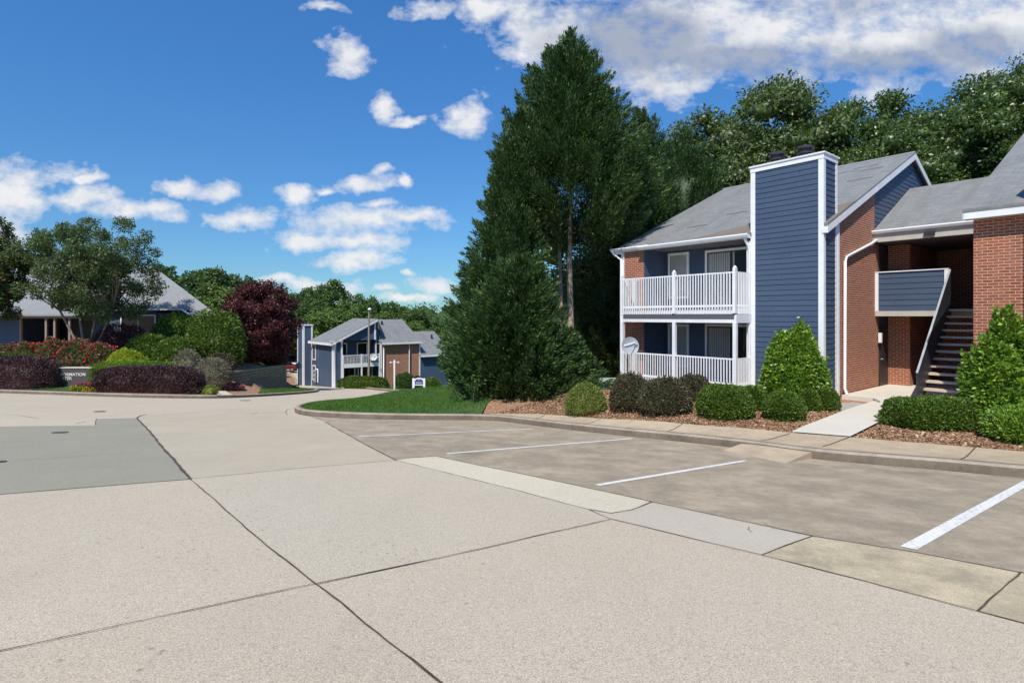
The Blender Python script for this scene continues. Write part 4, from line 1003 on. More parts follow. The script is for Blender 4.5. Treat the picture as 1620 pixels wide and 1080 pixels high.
def broadleaf(name, label, loc, rad, zc, m, bark, nclump=60, nleaf=24000, leaf=(.2, .12), seed=1, group=None, cl_r=.27, trunk_r=.22, limbs=9, cat='tree', fill=.40, multi=1, lean=0, shell=.45):
    """loc base; rad=(rx,ry,rz) crown radii; zc crown centre height above base"""
    g = np.random.default_rng(seed); root = empty(name, loc, 0, label, cat, group)
    kk = np.arange(nclump) + .5; ph_ = np.arccos(1 - 2 * kk / nclump); th_ = np.pi * (1 + 5 ** .5) * kk; d = nrm(np.stack([np.cos(th_) * np.sin(ph_), np.sin(th_) * np.sin(ph_), np.cos(ph_)], 1) + g.normal(0, .10, (nclump, 3))); d = d[g.permutation(nclump)]; rr = g.uniform(max(shell, .62), 1 - cl_r * .6, nclump); ni = int(nclump * .32); rr[:ni] = g.uniform(.1, shell + .1, ni)
    C = d * rr[:, None] * np.array(rad) * (1 + .15 * np.sin(d[:, 0:1] * 4 + seed)) + np.array([0, 0, zc])
    R = g.uniform(.7, 1.25, nclump) * cl_r * (rad[0] * rad[1] * rad[2]) ** (1 / 3)
    wts = R ** 2; nper = (wts / wts.sum() * nleaf).astype(int)
    q = crown_quads(g, C, R, nper, leaf, cc=np.array([0, 0, zc]))
    cores = []
    for c, r in zip(C, R):
        if fill > 0: cores.append((ICO2[0] * r * fill * np.array([1, 1, .85]) + c, ICO2[1], 0))
    np_mesh('crown', [(np.concatenate(q), 0)], cores, [m], root)
    mb = MB(); hb = max(.6, zc - rad[2] * .75)
    for s_ in range(multi):
        ox = (s_ - (multi - 1) / 2) * .22; ang = (s_ - (multi - 1) / 2) * .28 + lean
        top_ = (ox + ang * hb, g.uniform(-.2, .2), hb)
        mb.tube([(ox * .6, 0, -.25), (ox * .7, 0, .2), (ox + ang * hb * .5, 0, hb * .5), top_], [trunk_r * 1.35, trunk_r, trunk_r * .85, trunk_r * .7], 9)
        idx = g.choice(nclump, limbs, replace=False)
        for i in idx:
            e = C[i]; mid = (np.array(top_) + e) / 2 + g.uniform(-.3, .3, 3)
            mb.tube([top_, tuple(mid), tuple(e)], [trunk_r * .6, trunk_r * .35, trunk_r * .12], 6)
    mb.build('trunk', bark, root, uv=False)
    return root
ICO2 = ico(1)
def px_broad(name, label, u, vtop, vbot_crown, wpx, Y, m, bark='bark_dark', base_v=None, ry=None, **kw):
    x = (u - 810) / F * Y; zb = TZ(x, Y); zt = (HV - vtop) / F * Y; zc2 = (HV - vbot_crown) / F * Y
    rz = (zt - zc2) / 2; rx = wpx / 2 / F * Y
    return broadleaf(name, label, (x, Y, zb), (rx, ry or rx, rz), (zt + zc2) / 2 - zb, m, bark, **kw)
GB = 'tall trees behind the apartment roofs'
BT = dict(group=GB, fill=.55)
px_broad('broadleaf_tree', 'large tree with pale glinting leaves behind the navy chimney', 1225, 126, 470, 230, 39, 'leaf_glossy', nclump=150, nleaf=64000, leaf=(.26, .145), seed=21, cl_r=.245, **BT)
px_broad('broadleaf_tree', 'tree with pale glinting leaves showing above the left roof slope', 1128, 165, 480, 200, 43, 'leaf_glossy', nclump=80, nleaf=38000, leaf=(.27, .15), seed=22, cl_r=.26, **BT)
px_broad('broadleaf_tree', 'green tree above the breezeway between the two roofs', 1375, 150, 500, 210, 37, 'leaf_oak', nclump=100, nleaf=46000, leaf=(.24, .13), seed=23, cl_r=.245, **BT)
px_broad('broadleaf_tree', 'narrow topped green tree right of the chimney tree', 1420, 124, 470, 110, 41, 'leaf_oak', nclump=60, nleaf=24000, leaf=(.26, .14), seed=28, cl_r=.24, **BT)
px_broad('broadleaf_tree', 'green tree with a rounded top between breezeway and right roof', 1510, 138, 500, 190, 40, 'leaf_oak', nclump=90, nleaf=42000, leaf=(.25, .14), seed=24, cl_r=.245, **BT)
px_broad('broadleaf_tree', 'highest tree rising at the right edge behind the brick block', 1625, 70, 500, 220, 34, 'leaf_oak', nclump=150, nleaf=60000, leaf=(.22, .12), seed=25, cl_r=.23, **BT)
for i_, (u_, vt_, w_, Y_, lab_) in enumerate([(1318, 148, 150, 46, 'farther green tree filling the dip between the chimney tree and the breezeway trees'), (1462, 165, 150, 47, 'farther green tree filling the dip left of the right roof'), (1560, 112, 150, 45, 'farther green tree just left of the highest one'), (1180, 170, 140, 48, 'farther green tree above the ridge left of the chimney')]):
    px_broad('broadleaf_tree', lab_, u_, vt_, 470, w_, Y_, 'leaf_oak', nclump=60, nleaf=26000, leaf=(.28, .15), seed=50 + i_, cl_r=.25, **BT)
px_broad('broadleaf_tree', 'low green tree seen through the open breezeway', 1560, 360, 600, 260, 36, 'leaf_oak', nclump=50, nleaf=22000, leaf=(.26, .14), seed=26, cl_r=.25, group=GB, fill=.6)
px_broad('broadleaf_tree', 'dark low tree behind the evergreens, left of the brick corner', 930, 320, 600, 250, 35, 'leaf_oak', nclump=40, nleaf=16000, leaf=(.26, .14), seed=27, cl_r=.25, fill=.6)
# ================================================================== LEFT GARDEN
XU = lambda u, Y: (u - 810) / F * Y
ZV = lambda v, Y: (HV - v) / F * Y
px_shrub('hedge', 'long clipped burgundy hedge at the left edge, left of the stone sign', 'hedge', 2, 610, 184, 45, 'leaf_burgundy', Y=31.0, depth=.28, leaf=(.11, .065), n=20000, p=4.0, amp=.05, upb=.6)
px_shrub('hedge', 'long clipped burgundy hedge right of the stone sign', 'hedge', 237, 626, 160, 46, 'leaf_burgundy', Y=30.0, depth=.30, leaf=(.11, .065), n=20000, p=4.6, amp=.04, upb=.6)
px_shrub('hedge', 'low bright green hedge wrapping behind the right burgundy hedge', 'hedge', 216, 615, 150, 43, 'leaf_bright', Y=31.6, depth=.16, leaf=(.07, .04), n=15000, p=4.5, amp=.03, upb=.6)
px_shrub('hedge', 'low green hedge behind the left burgundy hedge', 'hedge', -5, 598, 150, 40, 'leaf_box', Y=32.9, depth=.2, leaf=(.07, .04), n=12000, p=4.5, amp=.04)
GR = 'red rose bushes in the raised bed'
for i, (u, vt, w, lab) in enumerate([(12, 546, 52, 'leftmost red rose bush above the left hedge'), (50, 543, 50, 'red rose bush with pale new shoots, second from the left'), (86, 541, 50, 'red rose bush straight above the stone sign'),
                                     (122, 541, 56, 'densest red rose bush under the myrtle trunks'), (158, 545, 48, 'red rose bush beside the yellow green shrub')]):
    px_shrub('rose_bush', lab, 'rose bush', u, 592, w, 592 - vt, 'leaf_rose', Y=33.8 + .3 * (i % 2), depth=.9, leaf=(.10, .055), n=5000, p=2.2, amp=.2, shoots=26, extra=('petal_red', 150, .10), group=GR)
px_shrub('rose_bush', 'low trailing red rose bush right over the top of the stone sign', 'rose bush', 108, 588, 50, 20, 'leaf_rose', Y=33.0, depth=.6, leaf=(.10, .055), n=3000, p=2.2, amp=.2, extra=('petal_red', 50, .10), group=GR)
px_shrub('shrub', 'vivid yellow green shrub between roses and clipped hedge', 'shrub', 203, 585, 66, 33, 'leaf_yellow', Y=33.4, depth=.7, leaf=(.10, .06), n=6000, p=2.3, amp=.15)
px_shrub('shrub', 'dark purple weeping shrub under the myrtle crown', 'shrub', 192, 575, 82, 62, 'leaf_maple', Y=37.0, depth=.8, leaf=(.12, .05), n=6000, p=2.1, amp=.2)
px_shrub('shrub', 'dark green clipped shrub left of the round pair', 'shrub', 236, 575, 56, 45, 'leaf_box', Y=36.2, depth=.8, leaf=(.14, .08), n=4500, p=2.8, amp=.10)
px_shrub('shrub', 'olive green clipped shrub just below the round pair', 'shrub', 281, 580, 62, 46, 'leaf_box', Y=35.4, depth=.8, leaf=(.14, .08), n=5000, p=2.8, amp=.10)
px_shrub('shrub', 'round green shrub by the white window of the navy house', 'shrub', 277, 560, 66, 64, 'leaf_box', Y=39.0, depth=.9, leaf=(.16, .09), n=6500, p=2.3, amp=.14, shoots=25)
px_shrub('shrub', 'biggest round glossy green shrub next to the red maple', 'shrub', 343, 566, 86, 72, 'leaf_box', Y=38.0, depth=.9, leaf=(.16, .09), n=9000, p=2.3, amp=.14, shoots=30)
px_shrub('shrub', 'small greyish spirea behind the tan one', 'shrub', 297, 584, 42, 30, 'leaf_grass', Y=34.0, leaf=(.10, .03), n=5000, p=2.2, amp=.1)
px_shrub('shrub', 'tan feathery mound at the end of the right burgundy hedge', 'shrub', 336, 604, 54, 37, 'leaf_grass', Y=33.0, leaf=(.12, .03), n=8000, p=2.3, amp=.08)
px_shrub('shrub', 'reddish green shrub behind the tan mound', 'shrub', 349, 588, 44, 30, 'leaf_brown', Y=35.5, leaf=(.10, .04), n=5000, p=2.2, amp=.1)
px_shrub('shrub', 'dark burgundy shrub above the stone wall', 'shrub', 374, 592, 48, 36, 'leaf_burgundy', Y=41.0, leaf=(.10, .05), n=6000, p=2.2, amp=.1)
px_shrub('shrub', 'light green shrub above the stone wall', 'shrub', 404, 588, 40, 30, 'leaf_far_light', Y=44.5, leaf=(.10, .05), n=5000, p=2.2, amp=.15)
px_shrub('flower_clump', 'pink and purple flower clump at the foot of the stone sign', 'flowers', 133, 613, 34, 8, 'leaf_box', Y=29.9, depth=.5, leaf=(.06, .03), n=1200, p=2.2, amp=.2, extra=('petal_pink', 90, .07))
GY = 'yellow flowers before the stone sign'
for u, v, lab in [(117, 615, 'leftmost yellow flower cushion before the stone sign'), (126, 616, 'second yellow flower cushion before the stone sign'), (136, 617, 'third yellow flower cushion before the stone sign'), (147, 617, 'yellow flower cushion nearest the right burgundy hedge'), (153, 613.5, 'yellow flower cushion tucked against the right hedge corner')]:
    px_shrub('flower_clump', lab, 'flowers', u, v, 9, 5, 'leaf_box', Y=29.5, leaf=(.05, .03), n=150, p=2.1, extra=('petal_yellow', 30, .05), group=GY)
px_shrub('flower_clump', 'pink flowering ground plant beside the short path', 'flowers', 366, 617, 32, 11, 'leaf_box', leaf=(.07, .03), n=1500, amp=.2, extra=('petal_pink', 110, .10))
px_shrub('shrub', 'small grey green plant among the stepping stones', 'shrub', 333, 624, 20, 14, 'leaf_olive', leaf=(.10, .03), n=900, amp=.2)
for i, (u, v, w, lab) in enumerate([(322, 602, 12, 'highest flat stone at the end of the burgundy hedge'), (327, 608, 16, 'second flat stone at the end of the burgundy hedge'), (334, 613, 18, 'third flat stone, beside the grey green plant'), (325, 618, 14, 'lowest flat stone by the kerb')]):
    g_ = GT(u, v); m = MB(); s_ = w / F * g_.y / 2
    pts = [(s_ * math.cos(a_) * random.uniform(.8, 1.1), s_ * .8 * math.sin(a_) * random.uniform(.8, 1.1)) for a_ in np.linspace(0, 6.28, 8)[:-1]]
    m.prism_z(pts, -.15, .12); o = bevel(m.build('flat_stone', 'rock', uv=False), .03); o.location = g_; tag(o, lab, 'stone', 'flat stones by the hedge')
pp = [tuple(GT(u, v)[:2]) for u, v in [(343, 629), (372, 628), (357, 619), (346, 619)]]
o = drape('path', pp, hB, 'strip_cream', res=.4, off=.03); tag(o, kind='structure')

px_shrub('shrub', 'dark green low shrub between the maple and the stone wall', 'shrub', 425, 584, 44, 26, 'leaf_box', Y=46.5, leaf=(.15, .08), n=3500, amp=.15)
px_shrub('shrub', 'olive shrub low under the left side of the red maple', 'shrub', 352, 584, 40, 26, 'leaf_olive', Y=41.0, leaf=(.15, .07), n=3500, amp=.15)
# stone sign with lettering
SY = 31.3
sg = empty('stone_sign', (XU(92, SY), SY, TZ(XU(92, SY), SY) - .1), math.radians(2), 'low dark stone sign reading INFORMATION CENTER between two burgundy hedges', 'sign')
sgw = XU(146, SY) - XU(60, SY); zt_ = ZV(581, SY) - sg.location.z; zb_ = -.3
m = MB(); m.box(-1.4, sgw - 1.25, 0, .35, zb_, zt_ - .07); m.build('slab', 'dark_stone', sg)
m = MB(); m.box(-1.45, sgw - 1.2, -.04, .4, zt_ - .07, zt_); bevel(m.build('capstone', 'beige_trim', sg), .015)
def text(s, size, loc, parent, matname, rot=(math.pi / 2, 0, 0), name='lettering', extr=.012, alx='LEFT'):
    cu = bpy.data.curves.new('t', 'FONT'); cu.body = s; cu.size = size; cu.extrude = extr; cu.align_x = alx; cu.offset = .003 * size / .3
    ob = bpy.data.objects.new('t', cu); COL.objects.link(ob); bpy.context.view_layer.update()
    me = bpy.data.meshes.new_from_object(ob.evaluated_get(bpy.context.evaluated_depsgraph_get())); bpy.data.objects.remove(ob); me.name = name
    me.materials.clear(); me.materials.append(MATS[matname]); o = bpy.data.objects.new(name, me); COL.objects.link(o); o.parent = parent; o.location = loc; o.rotation_euler = rot; return o
xr = XU(135, SY) - sg.location.x
text('INFORMATION', .235, (xr, -.02, ZV(594.5, SY) - sg.location.z), sg, 'sign_letter', alx='RIGHT')
text('CENTER', .235, (XU(113.5, SY) - sg.location.x, -.02, ZV(600.5, SY) - sg.location.z), sg, 'sign_letter', alx='RIGHT')

# retaining wall
rw = empty('retaining_wall', (WALL[0][0], WALL[0][1], ZV(603, 36.5)), 0, 'low brown stone retaining wall curving below the red maple', 'wall')
m = MB(); Pw = [Vector((XU(u, Y), Y, 0)) for u, Y in [(360, 36.3), (385, 37.8), (412, 40), (436, 42.3), (449, 43.5)]]
tz = [ZV(v, Y) for v, Y in [(591.5, 36.3), (588, 37.8), (584.5, 40), (581, 42.3), (579.5, 43.5)]]; bz = [ZV(v, Y) for v, Y in [(604, 36.3), (606, 37.8), (609, 40), (613, 42.3), (616, 43.5)]]
O = Vector(rw.location)
for i in range(4):
    a, b = Pw[i], Pw[i + 1]; d = (b - a).normalized(); n_ = Vector((-d.y, d.x, 0)) * .35
    A = [(a.x, a.y, bz[i] - .4), (a.x, a.y, tz[i]), (a.x + n_.x, a.y + n_.y, tz[i]), (a.x + n_.x, a.y + n_.y, bz[i] - .4)]
    B = [(b.x, b.y, bz[i + 1] - .4), (b.x, b.y, tz[i + 1]), (b.x + n_.x, b.y + n_.y, tz[i + 1]), (b.x + n_.x, b.y + n_.y, bz[i + 1] - .4)]
    m.loft([tuple(Vector(p) - O) for p in A], [tuple(Vector(p) - O) for p in B])
b = Pw[4] - O; m.box(b.x - 6, b.x + .02, b.y, b.y + .5, bz[4] - .4 - O.z, tz[4] - O.z)
m.build('wall', 'stone_blocks', rw)
m = MB()
for i in range(4):
    a, b = Pw[i], Pw[i + 1]; d = (b - a).normalized(); n_ = Vector((-d.y, d.x, 0))
    A = [tuple(Vector((a.x, a.y, tz[i] + h_)) + n_ * o_ - O) for o_, h_ in ((-.05, .004), (.4, .004), (.4, .11), (-.05, .11))]
    B = [tuple(Vector((b.x, b.y, tz[i + 1] + h_)) + n_ * o_ - O) for o_, h_ in ((-.05, .004), (.4, .004), (.4, .11), (-.05, .11))]
    m.loft(A, B)
m.build('coping', 'rock', rw)

# ================================================================== LEFT NAVY HOUSE
IZ = -2.95
ih = empty('house', (XU(200, 42), 42, IZ), 0, 'single storey navy house with large grey hipped roof behind the flower beds', 'house')
def L(u, v, Y): return (XU(u, Y) - ih.location.x, Y - 42, ZV(v, Y) - IZ)
m = MB(); x0 = L(-350, 500, 42.2)[0]; x1 = L(322, 500, 42.2)[0]; m.box(x0, x1 - 3.5, 1.6, 9, -.5, ZV(490, 42) - IZ)
xa = L(152, 0, 42.2)[0]; m.box(L(248, 0, 41.9)[0], x1, -.1, 1.6, -.5, L(0, 495, 41.9)[2]); m.box(xa, L(190, 0, 41.9)[0], -.1, 1.6, -.5, L(0, 492, 41.9)[2]); m.box(L(190, 0, 41.9)[0] + .0, L(248, 0, 41.9)[0], -.1, 1.6, L(0, 498, 41.9)[2], L(0, 489, 41.9)[2])
m.box(x0, L(33, 0, 40.6)[0], -1.4, 1.6, -.5, L(0, 498, 40.6)[2])
m.build('wall', 'navy_siding_far', ih)
m = MB()
E_ = Vector(L(343, 497, 40.8)); K_ = Vector(L(242, 421, 47)); hp_ = E_.lerp(K_, .6 / 6.2)
m.slab([tuple(Vector((L(-300, 488, 41.4)[0], hp_.y, hp_.z))), tuple(hp_), tuple(K_), (L(-200, 421, 47)[0], K_.y, K_.z)], .12)
m.slab([(L(302, 0, 40.8)[0], E_.y, E_.z), tuple(E_), tuple(hp_), (L(300, 0, 41.4)[0], hp_.y, hp_.z)], .12)
xr_ = L(343, 0, 40.8)[0]; pk_ = L(242, 421, 47)
m.slab([L(343, 497, 40.8), (L(285, 0, 52)[0], 10.0, L(0, 497, 40.8)[2]), pk_], .12); m.slab([pk_, (L(285, 0, 52)[0], 10.0, L(0, 497, 40.8)[2]), (L(-200, 0, 47)[0], 11.5, L(0, 497, 40.8)[2]), L(-200, 421, 47)], .12)
rfh = m.build('roof', 'shingle_light', ih)
m = MB(); m.slab([L(28, 498, 40.0), L(160, 498, 40.0), L(150, 480, 42.0), L(50, 480, 42.0)], .1); m.build('porch_roof', 'shingle_light', ih)
m = MB(); m.slab([L(-120, 497, 38.9), L(31, 497, 38.9), L(31, 484, 42.0), L(-120, 484, 42.0)], .1); m.build('shade_overhang', 'shingle', ih)  # extra roof overhang, added to keep the left wall in shade
m = MB(); m.loft([L(286, 490, 40.95), L(300, 499, 40.5), L(300, 497, 40.5), L(286, 488, 40.95)], [(p[0], p[1] + .15, p[2]) for p in (L(286, 490, 40.95), L(300, 499, 40.5), L(300, 497, 40.5), L(286, 488, 40.95))])
m.box(L(218, 0, 41.3)[0], L(290, 0, 41.3)[0], -.75, -.6, L(0, 490.5, 41.3)[2], L(0, 488.6, 41.3)[2]); m.box(L(302, 0, 40.75)[0], xr_, -1.3, -1.2, L(0, 499.5, 40.75)[2], L(0, 497.3, 40.75)[2]); m.build('fascia', 'white_paint', ih)
m = MB(); m.box(L(33, 0, 40.3)[0], L(150, 0, 40.3)[0], -1.8, -1.6, L(0, 503.5, 40.3)[2], L(0, 498.2, 40.3)[2]); m.build('porch_beam', 'porch_brown', ih)
for u in (35, 75, 88.5, 112): m = MB(); s_ = .07; xx = L(u, 0, 40.4)[0]; m.box(xx - s_, xx + s_, -1.75, -1.6, -.4, L(0, 503, 40.4)[2]); m.build('porch_post', 'porch_brown', ih)
m = MB(); m.box(L(36, 0, 43.5)[0], L(152, 0, 43.5)[0], 1.5, 1.56, -.4, L(0, 500, 43.5)[2]); m.build('porch_back', 'door_dark', ih)
def hw(u0, u1, v0, v1, Y, kind, mu=0, mv=0, face='pane_sky'):
    xx0, _, z1_ = L(u0, v0, Y); xx1, _, z0_ = L(u1, v1, Y); y = Y - 42; w = .09
    m = MB(); m.box(xx0, xx0 + w, y - .06, y, z0_, z1_); m.box(xx1 - w, xx1, y - .06, y, z0_, z1_); m.box(xx0 + w, xx1 - w, y - .06, y, z1_ - w, z1_); m.box(xx0 + w, xx1 - w, y - .06, y, z0_, z0_ + w)
    for k in range(1, mu): x_ = xx0 + (xx1 - xx0) * k / mu; m.box(x_ - .02, x_ + .02, y - .05, y - .03, z0_ + w, z1_ - w)
    for k in range(1, mv): z_ = z0_ + (z1_ - z0_) * k / mv; m.box(xx0 + w, xx1 - w, y - .049, y - .031, z_ - .02, z_ + .02)
    f_ = m.build('window', kind, ih); m = MB(); m.box(xx0 + w, xx1 - w, y - .025, y - .01, z0_ + w, z1_ - w); m.build('pane', face, f_)
simple('pane_sky', (.22, .25, .27), .15, .2, 2, spec=.8)
hw(45, 67, 504, 529, 43.4, 'dark_metal', 3, 2)
hw(191, 247, 497.5, 540, 41.85, 'white_paint', 2, 0, 'glass_dark')
hw(94, 108, 504, 548, 43.4, 'dark_metal', 1, 1, 'glass_dark')
m = MB(); m.loft([L(195, 472, 40.9), L(213, 493, 40.3), L(213, 490, 40.3), L(195, 469, 40.9)], [(p[0], p[1] + .12, p[2]) for p in (L(195, 472, 40.9), L(213, 493, 40.3), L(213, 490, 40.3), L(195, 469, 40.9))]); m.build('rake_board', 'white_paint', ih)

# trees of the garden
px_broad('crape_myrtle', 'wide airy crape myrtle with several pale trunks above the rose bed', 138, 340, 512, 206, 36, 'leaf_myrtle', 'bark_myrtle', nclump=170, nleaf=60000, leaf=(.14, .08), seed=31, cl_r=.15, fill=0, multi=4, limbs=14, trunk_r=.09, shell=.45)
px_broad('red_maple', 'dark red maple with dense crimson foliage above the stone wall', 411, 436, 590, 138, 43, 'leaf_maple', 'bark_dark', nclump=110, nleaf=34000, leaf=(.17, .10), seed=32, cl_r=.19, fill=.5, trunk_r=.13, limbs=8)
px_broad('broadleaf_tree', 'dark tree with rusty new leaves cut off by the left edge', -6, 346, 520, 92, 34, 'leaf_rose', 'bark_dark', nclump=60, nleaf=20000, leaf=(.16, .09), seed=33, cl_r=.22, fill=.5, trunk_r=.15)

# ================================================================== FAR BUILDING
KZ = -7.3; KX, KY = -18.2, 56.0
FB = empty('apartment_building', (KX, KY, KZ), ROT, 'distant navy and brick apartment block with white balcony and staggered grey roofs down the road', 'building')
z_ = lambda z: z - KZ
ev = z_(-2.6)
m = MB()
m.prism_x([(0, -.6), (0, ev), (4.7, ev + 2.28), (4.7, -.6)], -6.2, -1.6)      # left body behind the balcony
m.box(-1.6, 0, 0, .95, -.6, ev); m.prism_x([(0, ev), (.95, ev), (4.7, ev + 1.85), (4.7, ev + 2.28)], -1.6, -.0)
m.prism_x([(.95, 2.95 + 1.85), (.95, ev + .0), (4.4, ev + 1.8), (4.4, 2.95 + 1.85)], -1.6, -.02)
m.box(-6.2, -1.6, 4.7, 5.3, -.6, ev)
m.build('wall', 'navy_siding_far', FB)
m = MB(); m.prism_y([(-8, -.6), (-8, ev), (-4.3, ev + 2.1), (0, z_(-2.83)), (0, -.6)], 5.35, 9.9); m.build('brick_wall', 'brick', FB)
m = MB(); m.prism_y([(-8, -1.2), (-8, z_(-4.3)), (-4.1, z_(-1.9)), (0, z_(-4.4)), (0, -1.2)], 9.92, 14.0); m.build('wing_wall', 'navy_siding_far', FB)
def sl4(m, P, t=.12): m.slab(P, t)
m = MB(); sl4(m, [(-6.3, -.35, ev - .12), (.25, -.35, ev - .12), (.25, 4.75, ev + 2.33), (-6.3, 4.75, ev + 2.33)]); m.slab([(-6.3, 4.76, ev + 2.33), (.25, 4.76, ev + 2.33), (.25, 4.9, ev + 1.2), (-6.3, 9, ev - .1)], .1)
m.build('roof', 'shingle', FB)
m = MB(); sl4(m, [(.35, 5.2, z_(-2.86)), (.35, 10.05, z_(-2.86)), (-4.3, 10.05, z_(-.38)), (-4.3, 4.2, z_(-.38))]); sl4(m, [(-4.31, 4.2, z_(-.38)), (-4.31, 10.05, z_(-.38)), (-9, 10.05, z_(-2.9)), (-9, 4.2, z_(-2.9))]); r_ = m.build('roof', 'shingle', FB)
m = MB(); m.tube([(-3.2, 6.9, z_(-.95)), (-3.2, 6.9, z_(-.55))], .12, 8); m.build('roof_vent', 'dark_metal', r_)
m = MB(); sl4(m, [(.35, 9.85, z_(-4.42)), (.35, 14.3, z_(-4.42)), (-4.1, 14.3, z_(-1.85)), (-4.1, 9.85, z_(-1.85))]); sl4(m, [(-4.11, 9.85, z_(-1.85)), (-4.11, 14.3, z_(-1.85)), (-8, 14.3, z_(-4.4)), (-8, 9.85, z_(-4.4))]); r_ = m.build('roof', 'shingle', FB)
m = MB(); m.tube([(-2.6, 13.1, z_(-2.7)), (-2.6, 13.1, z_(-2.2))], .12, 8); m.build('roof_vent', 'dark_metal', r_)
m = MB(); sl4(m, [(-5, 14.5, z_(-4.6)), (-5, 17.5, z_(-4.6)), (-9, 17.5, z_(-2.2)), (-9, 14.5, z_(-2.2))]); m.box(-9, -5.2, 14.6, 17.4, -1.2, z_(-4.75)); m.build('rear_wing', 'shingle', FB)
m = MB(); w_ = .14
m.box(0, .05, 0, .28, -.6, ev - .05); m.box(-.28, .05, -.05, 0, -.6, ev - .05)             # corner
m.box(0, .05, .80, .97, -.6, ev + .3); m.box(0, .05, 5.15, 5.34, -.6, z_(-2.9)); m.box(0.0, .05, 9.9, 10.05, -.6, z_(-3.0)); m.box(0, .05, 13.85, 14.05, -1.2, z_(-4.5)); m.box(0, .05, 4.45, 4.65, 4.8, ev + 2.0)
m.loft([(.2, -.35, ev - .42), (.2, 4.75, ev + 2.03), (.2, 4.75, ev + 2.25), (.2, -.35, ev - .20)], [(.28, -.35, ev - .42), (.28, 4.75, ev + 2.03), (.28, 4.75, ev + 2.25), (.28, -.35, ev - .20)])
m.box(-6.3, .2, -.42, -.352, ev - .38, ev - .14); m.box(.36, .43, 5.2, 10.05, z_(-3.07), z_(-2.87)); m.box(.36, .43, 9.9, 14.3, z_(-4.62), z_(-4.43)); m.box(-.1, .28, -.3, .9, ev - .02, ev + .06)
m.build('trim', 'white_paint', FB)
pipe(FB, [(.38, 5.5, z_(-2.95)), (.12, 5.5, z_(-3.3)), (.12, 5.5, -.3)], .06); pipe(FB, [(.15, 8.6, z_(-2.95)), (.12, 8.6, -.6)], .06); pipe(FB, [(.3, .05, ev - .2), (.1, .12, ev - .6), (.1, .12, -.3)], .05)
m = MB(); m.box(-8.3, -6.6, -.85, .2, -.8, z_(-1.05)); fch = m.build('chimney', 'navy_siding_far', FB)
m = MB()
for (a_, b_, c_, d_) in ((-8.35, -8.18, -.9, -.85), (-6.72, -6.55, -.9, -.85), (-6.6, -6.55, -.85, -.68), (-6.6, -6.55, .05, .2)): m.box(a_, b_, c_, d_, -.8, z_(-1.05))
m.box(-8.4, -6.5, -.95, .25, z_(-1.05), z_(-.92)); m.build('corner_trim', 'white_paint', fch)
m = MB(); m.tube([(-7.4, -.3, z_(-.92)), (-7.4, -.3, z_(-.5))], .2, 10); m.tube([(-7.4, -.3, z_(-.5)), (-7.4, -.3, z_(-.42))], .3, 10); m.build('flue_cap', 'dark_metal', fch)
# windows on the left facade (faces -y)
def fwin(x0, x1, z0, z1, y):
    m = MB(); c = .11; m.box(x0, x0 + c, y - .06, y, z0, z1); m.box(x1 - c, x1, y - .06, y, z0, z1); m.box(x0 + c, x1 - c, y - .06, y, z1 - c, z1); m.box(x0 + c, x1 - c, y - .06, y, z0, z0 + c)
    f_ = m.build('window', 'white_paint', FB); m = MB(); m.box(x0 + c, x1 - c, y - .03, y - .005, z0 + c, z1 - c); m.build('pane', 'glass_dark', f_)
fwin(-5.9, -5.0, .3, 1.95, 0); fwin(-5.9, -5.0, 2.5, 4.2, 0)
def fwinx(y0, y1, z0, z1, x, c=.1, mid=False):
    m = MB(); m.box(x, x + .06, y0, y0 + c, z0, z1); m.box(x, x + .06, y1 - c, y1, z0, z1); m.box(x, x + .06, y0 + c, y1 - c, z1 - c, z1); m.box(x, x + .06, y0 + c, y1 - c, z0, z0 + c)
    f_ = m.build('window', 'white_paint', FB); m = MB(); m.box(x + .005, x + .03, y0 + c, y1 - c, z0 + c, z1 - c); m.build('pane', 'glass_dark', f_)
fwinx(1.0, 2.1, 2.45, 4.45, -1.6); fwinx(3.2, 4.4, 2.9, 4.45, -1.6); fwinx(4.72, 5.3, 2.9, 4.4, -.25); fwinx(1.2, 3.0, .2, 1.9, -1.6); fwinx(3.3, 5.0, .2, 1.9, -1.6)
m = MB(); m.box(-1.6, .02, .97, 5.15, 2.05, 2.2); m.build('balcony_floor', 'white_paint', FB)
m = MB(); m.box(-.03, .05, .97, 5.15, 1.95, 2.35); m.build('balcony_beam', 'white_paint', FB)
for zb, zt in ((2.35, 3.25), (.0, .75)):
    m = MB(); m.box(-.02, .04, .97, 5.15, zt - .07, zt); y = 1.0
    while y < 5.1: m.box(-.01, .02, y, y + .04, zb, zt - .07); y += .16
    r_ = m.build('railing', 'white_paint', FB)
    for y in (1.02, 3.05, 5.08): m = MB(); m.box(-.06, .07, y - .06, y + .06, zb - .3, (zt + .05 if zb > 1 else 1.95)); m.build('post', 'white_paint', r_)
m = MB(); m.box(-.3, -.25, 4.6, 5.3, 2.2, ev + 1.2); m.box(-1.55, -.3, 5.25, 5.3, -.5, ev); m.build('side_wall', 'navy_siding_far', FB)
mtr = empty('utility_meters', (KX - D1[0] * -4.6 - D2[0] * .1, KY - D1[1] * -4.6 - D2[1] * .1, KZ), ROT, 'grey electric meters and white conduit on the far navy wall', 'meter')
m = MB(); m.box(-.35, .0, -.15, 0, .2, 1.2); m.tube([(-.17, -.22, 1.35), (-.17, -.05, 1.35)], .16, 10); m.tube([(-.17, -.22, .9), (-.17, -.05, .9)], .16, 10); m.build('meter', 'meter_grey', mtr)
m = MB(); m.tube([(.1, -.05, 1.6), (.55, -.05, 1.6), (.65, -.05, 1.5), (.65, -.05, .2)], .06, 6); m.build('conduit', 'white_paint', mtr)
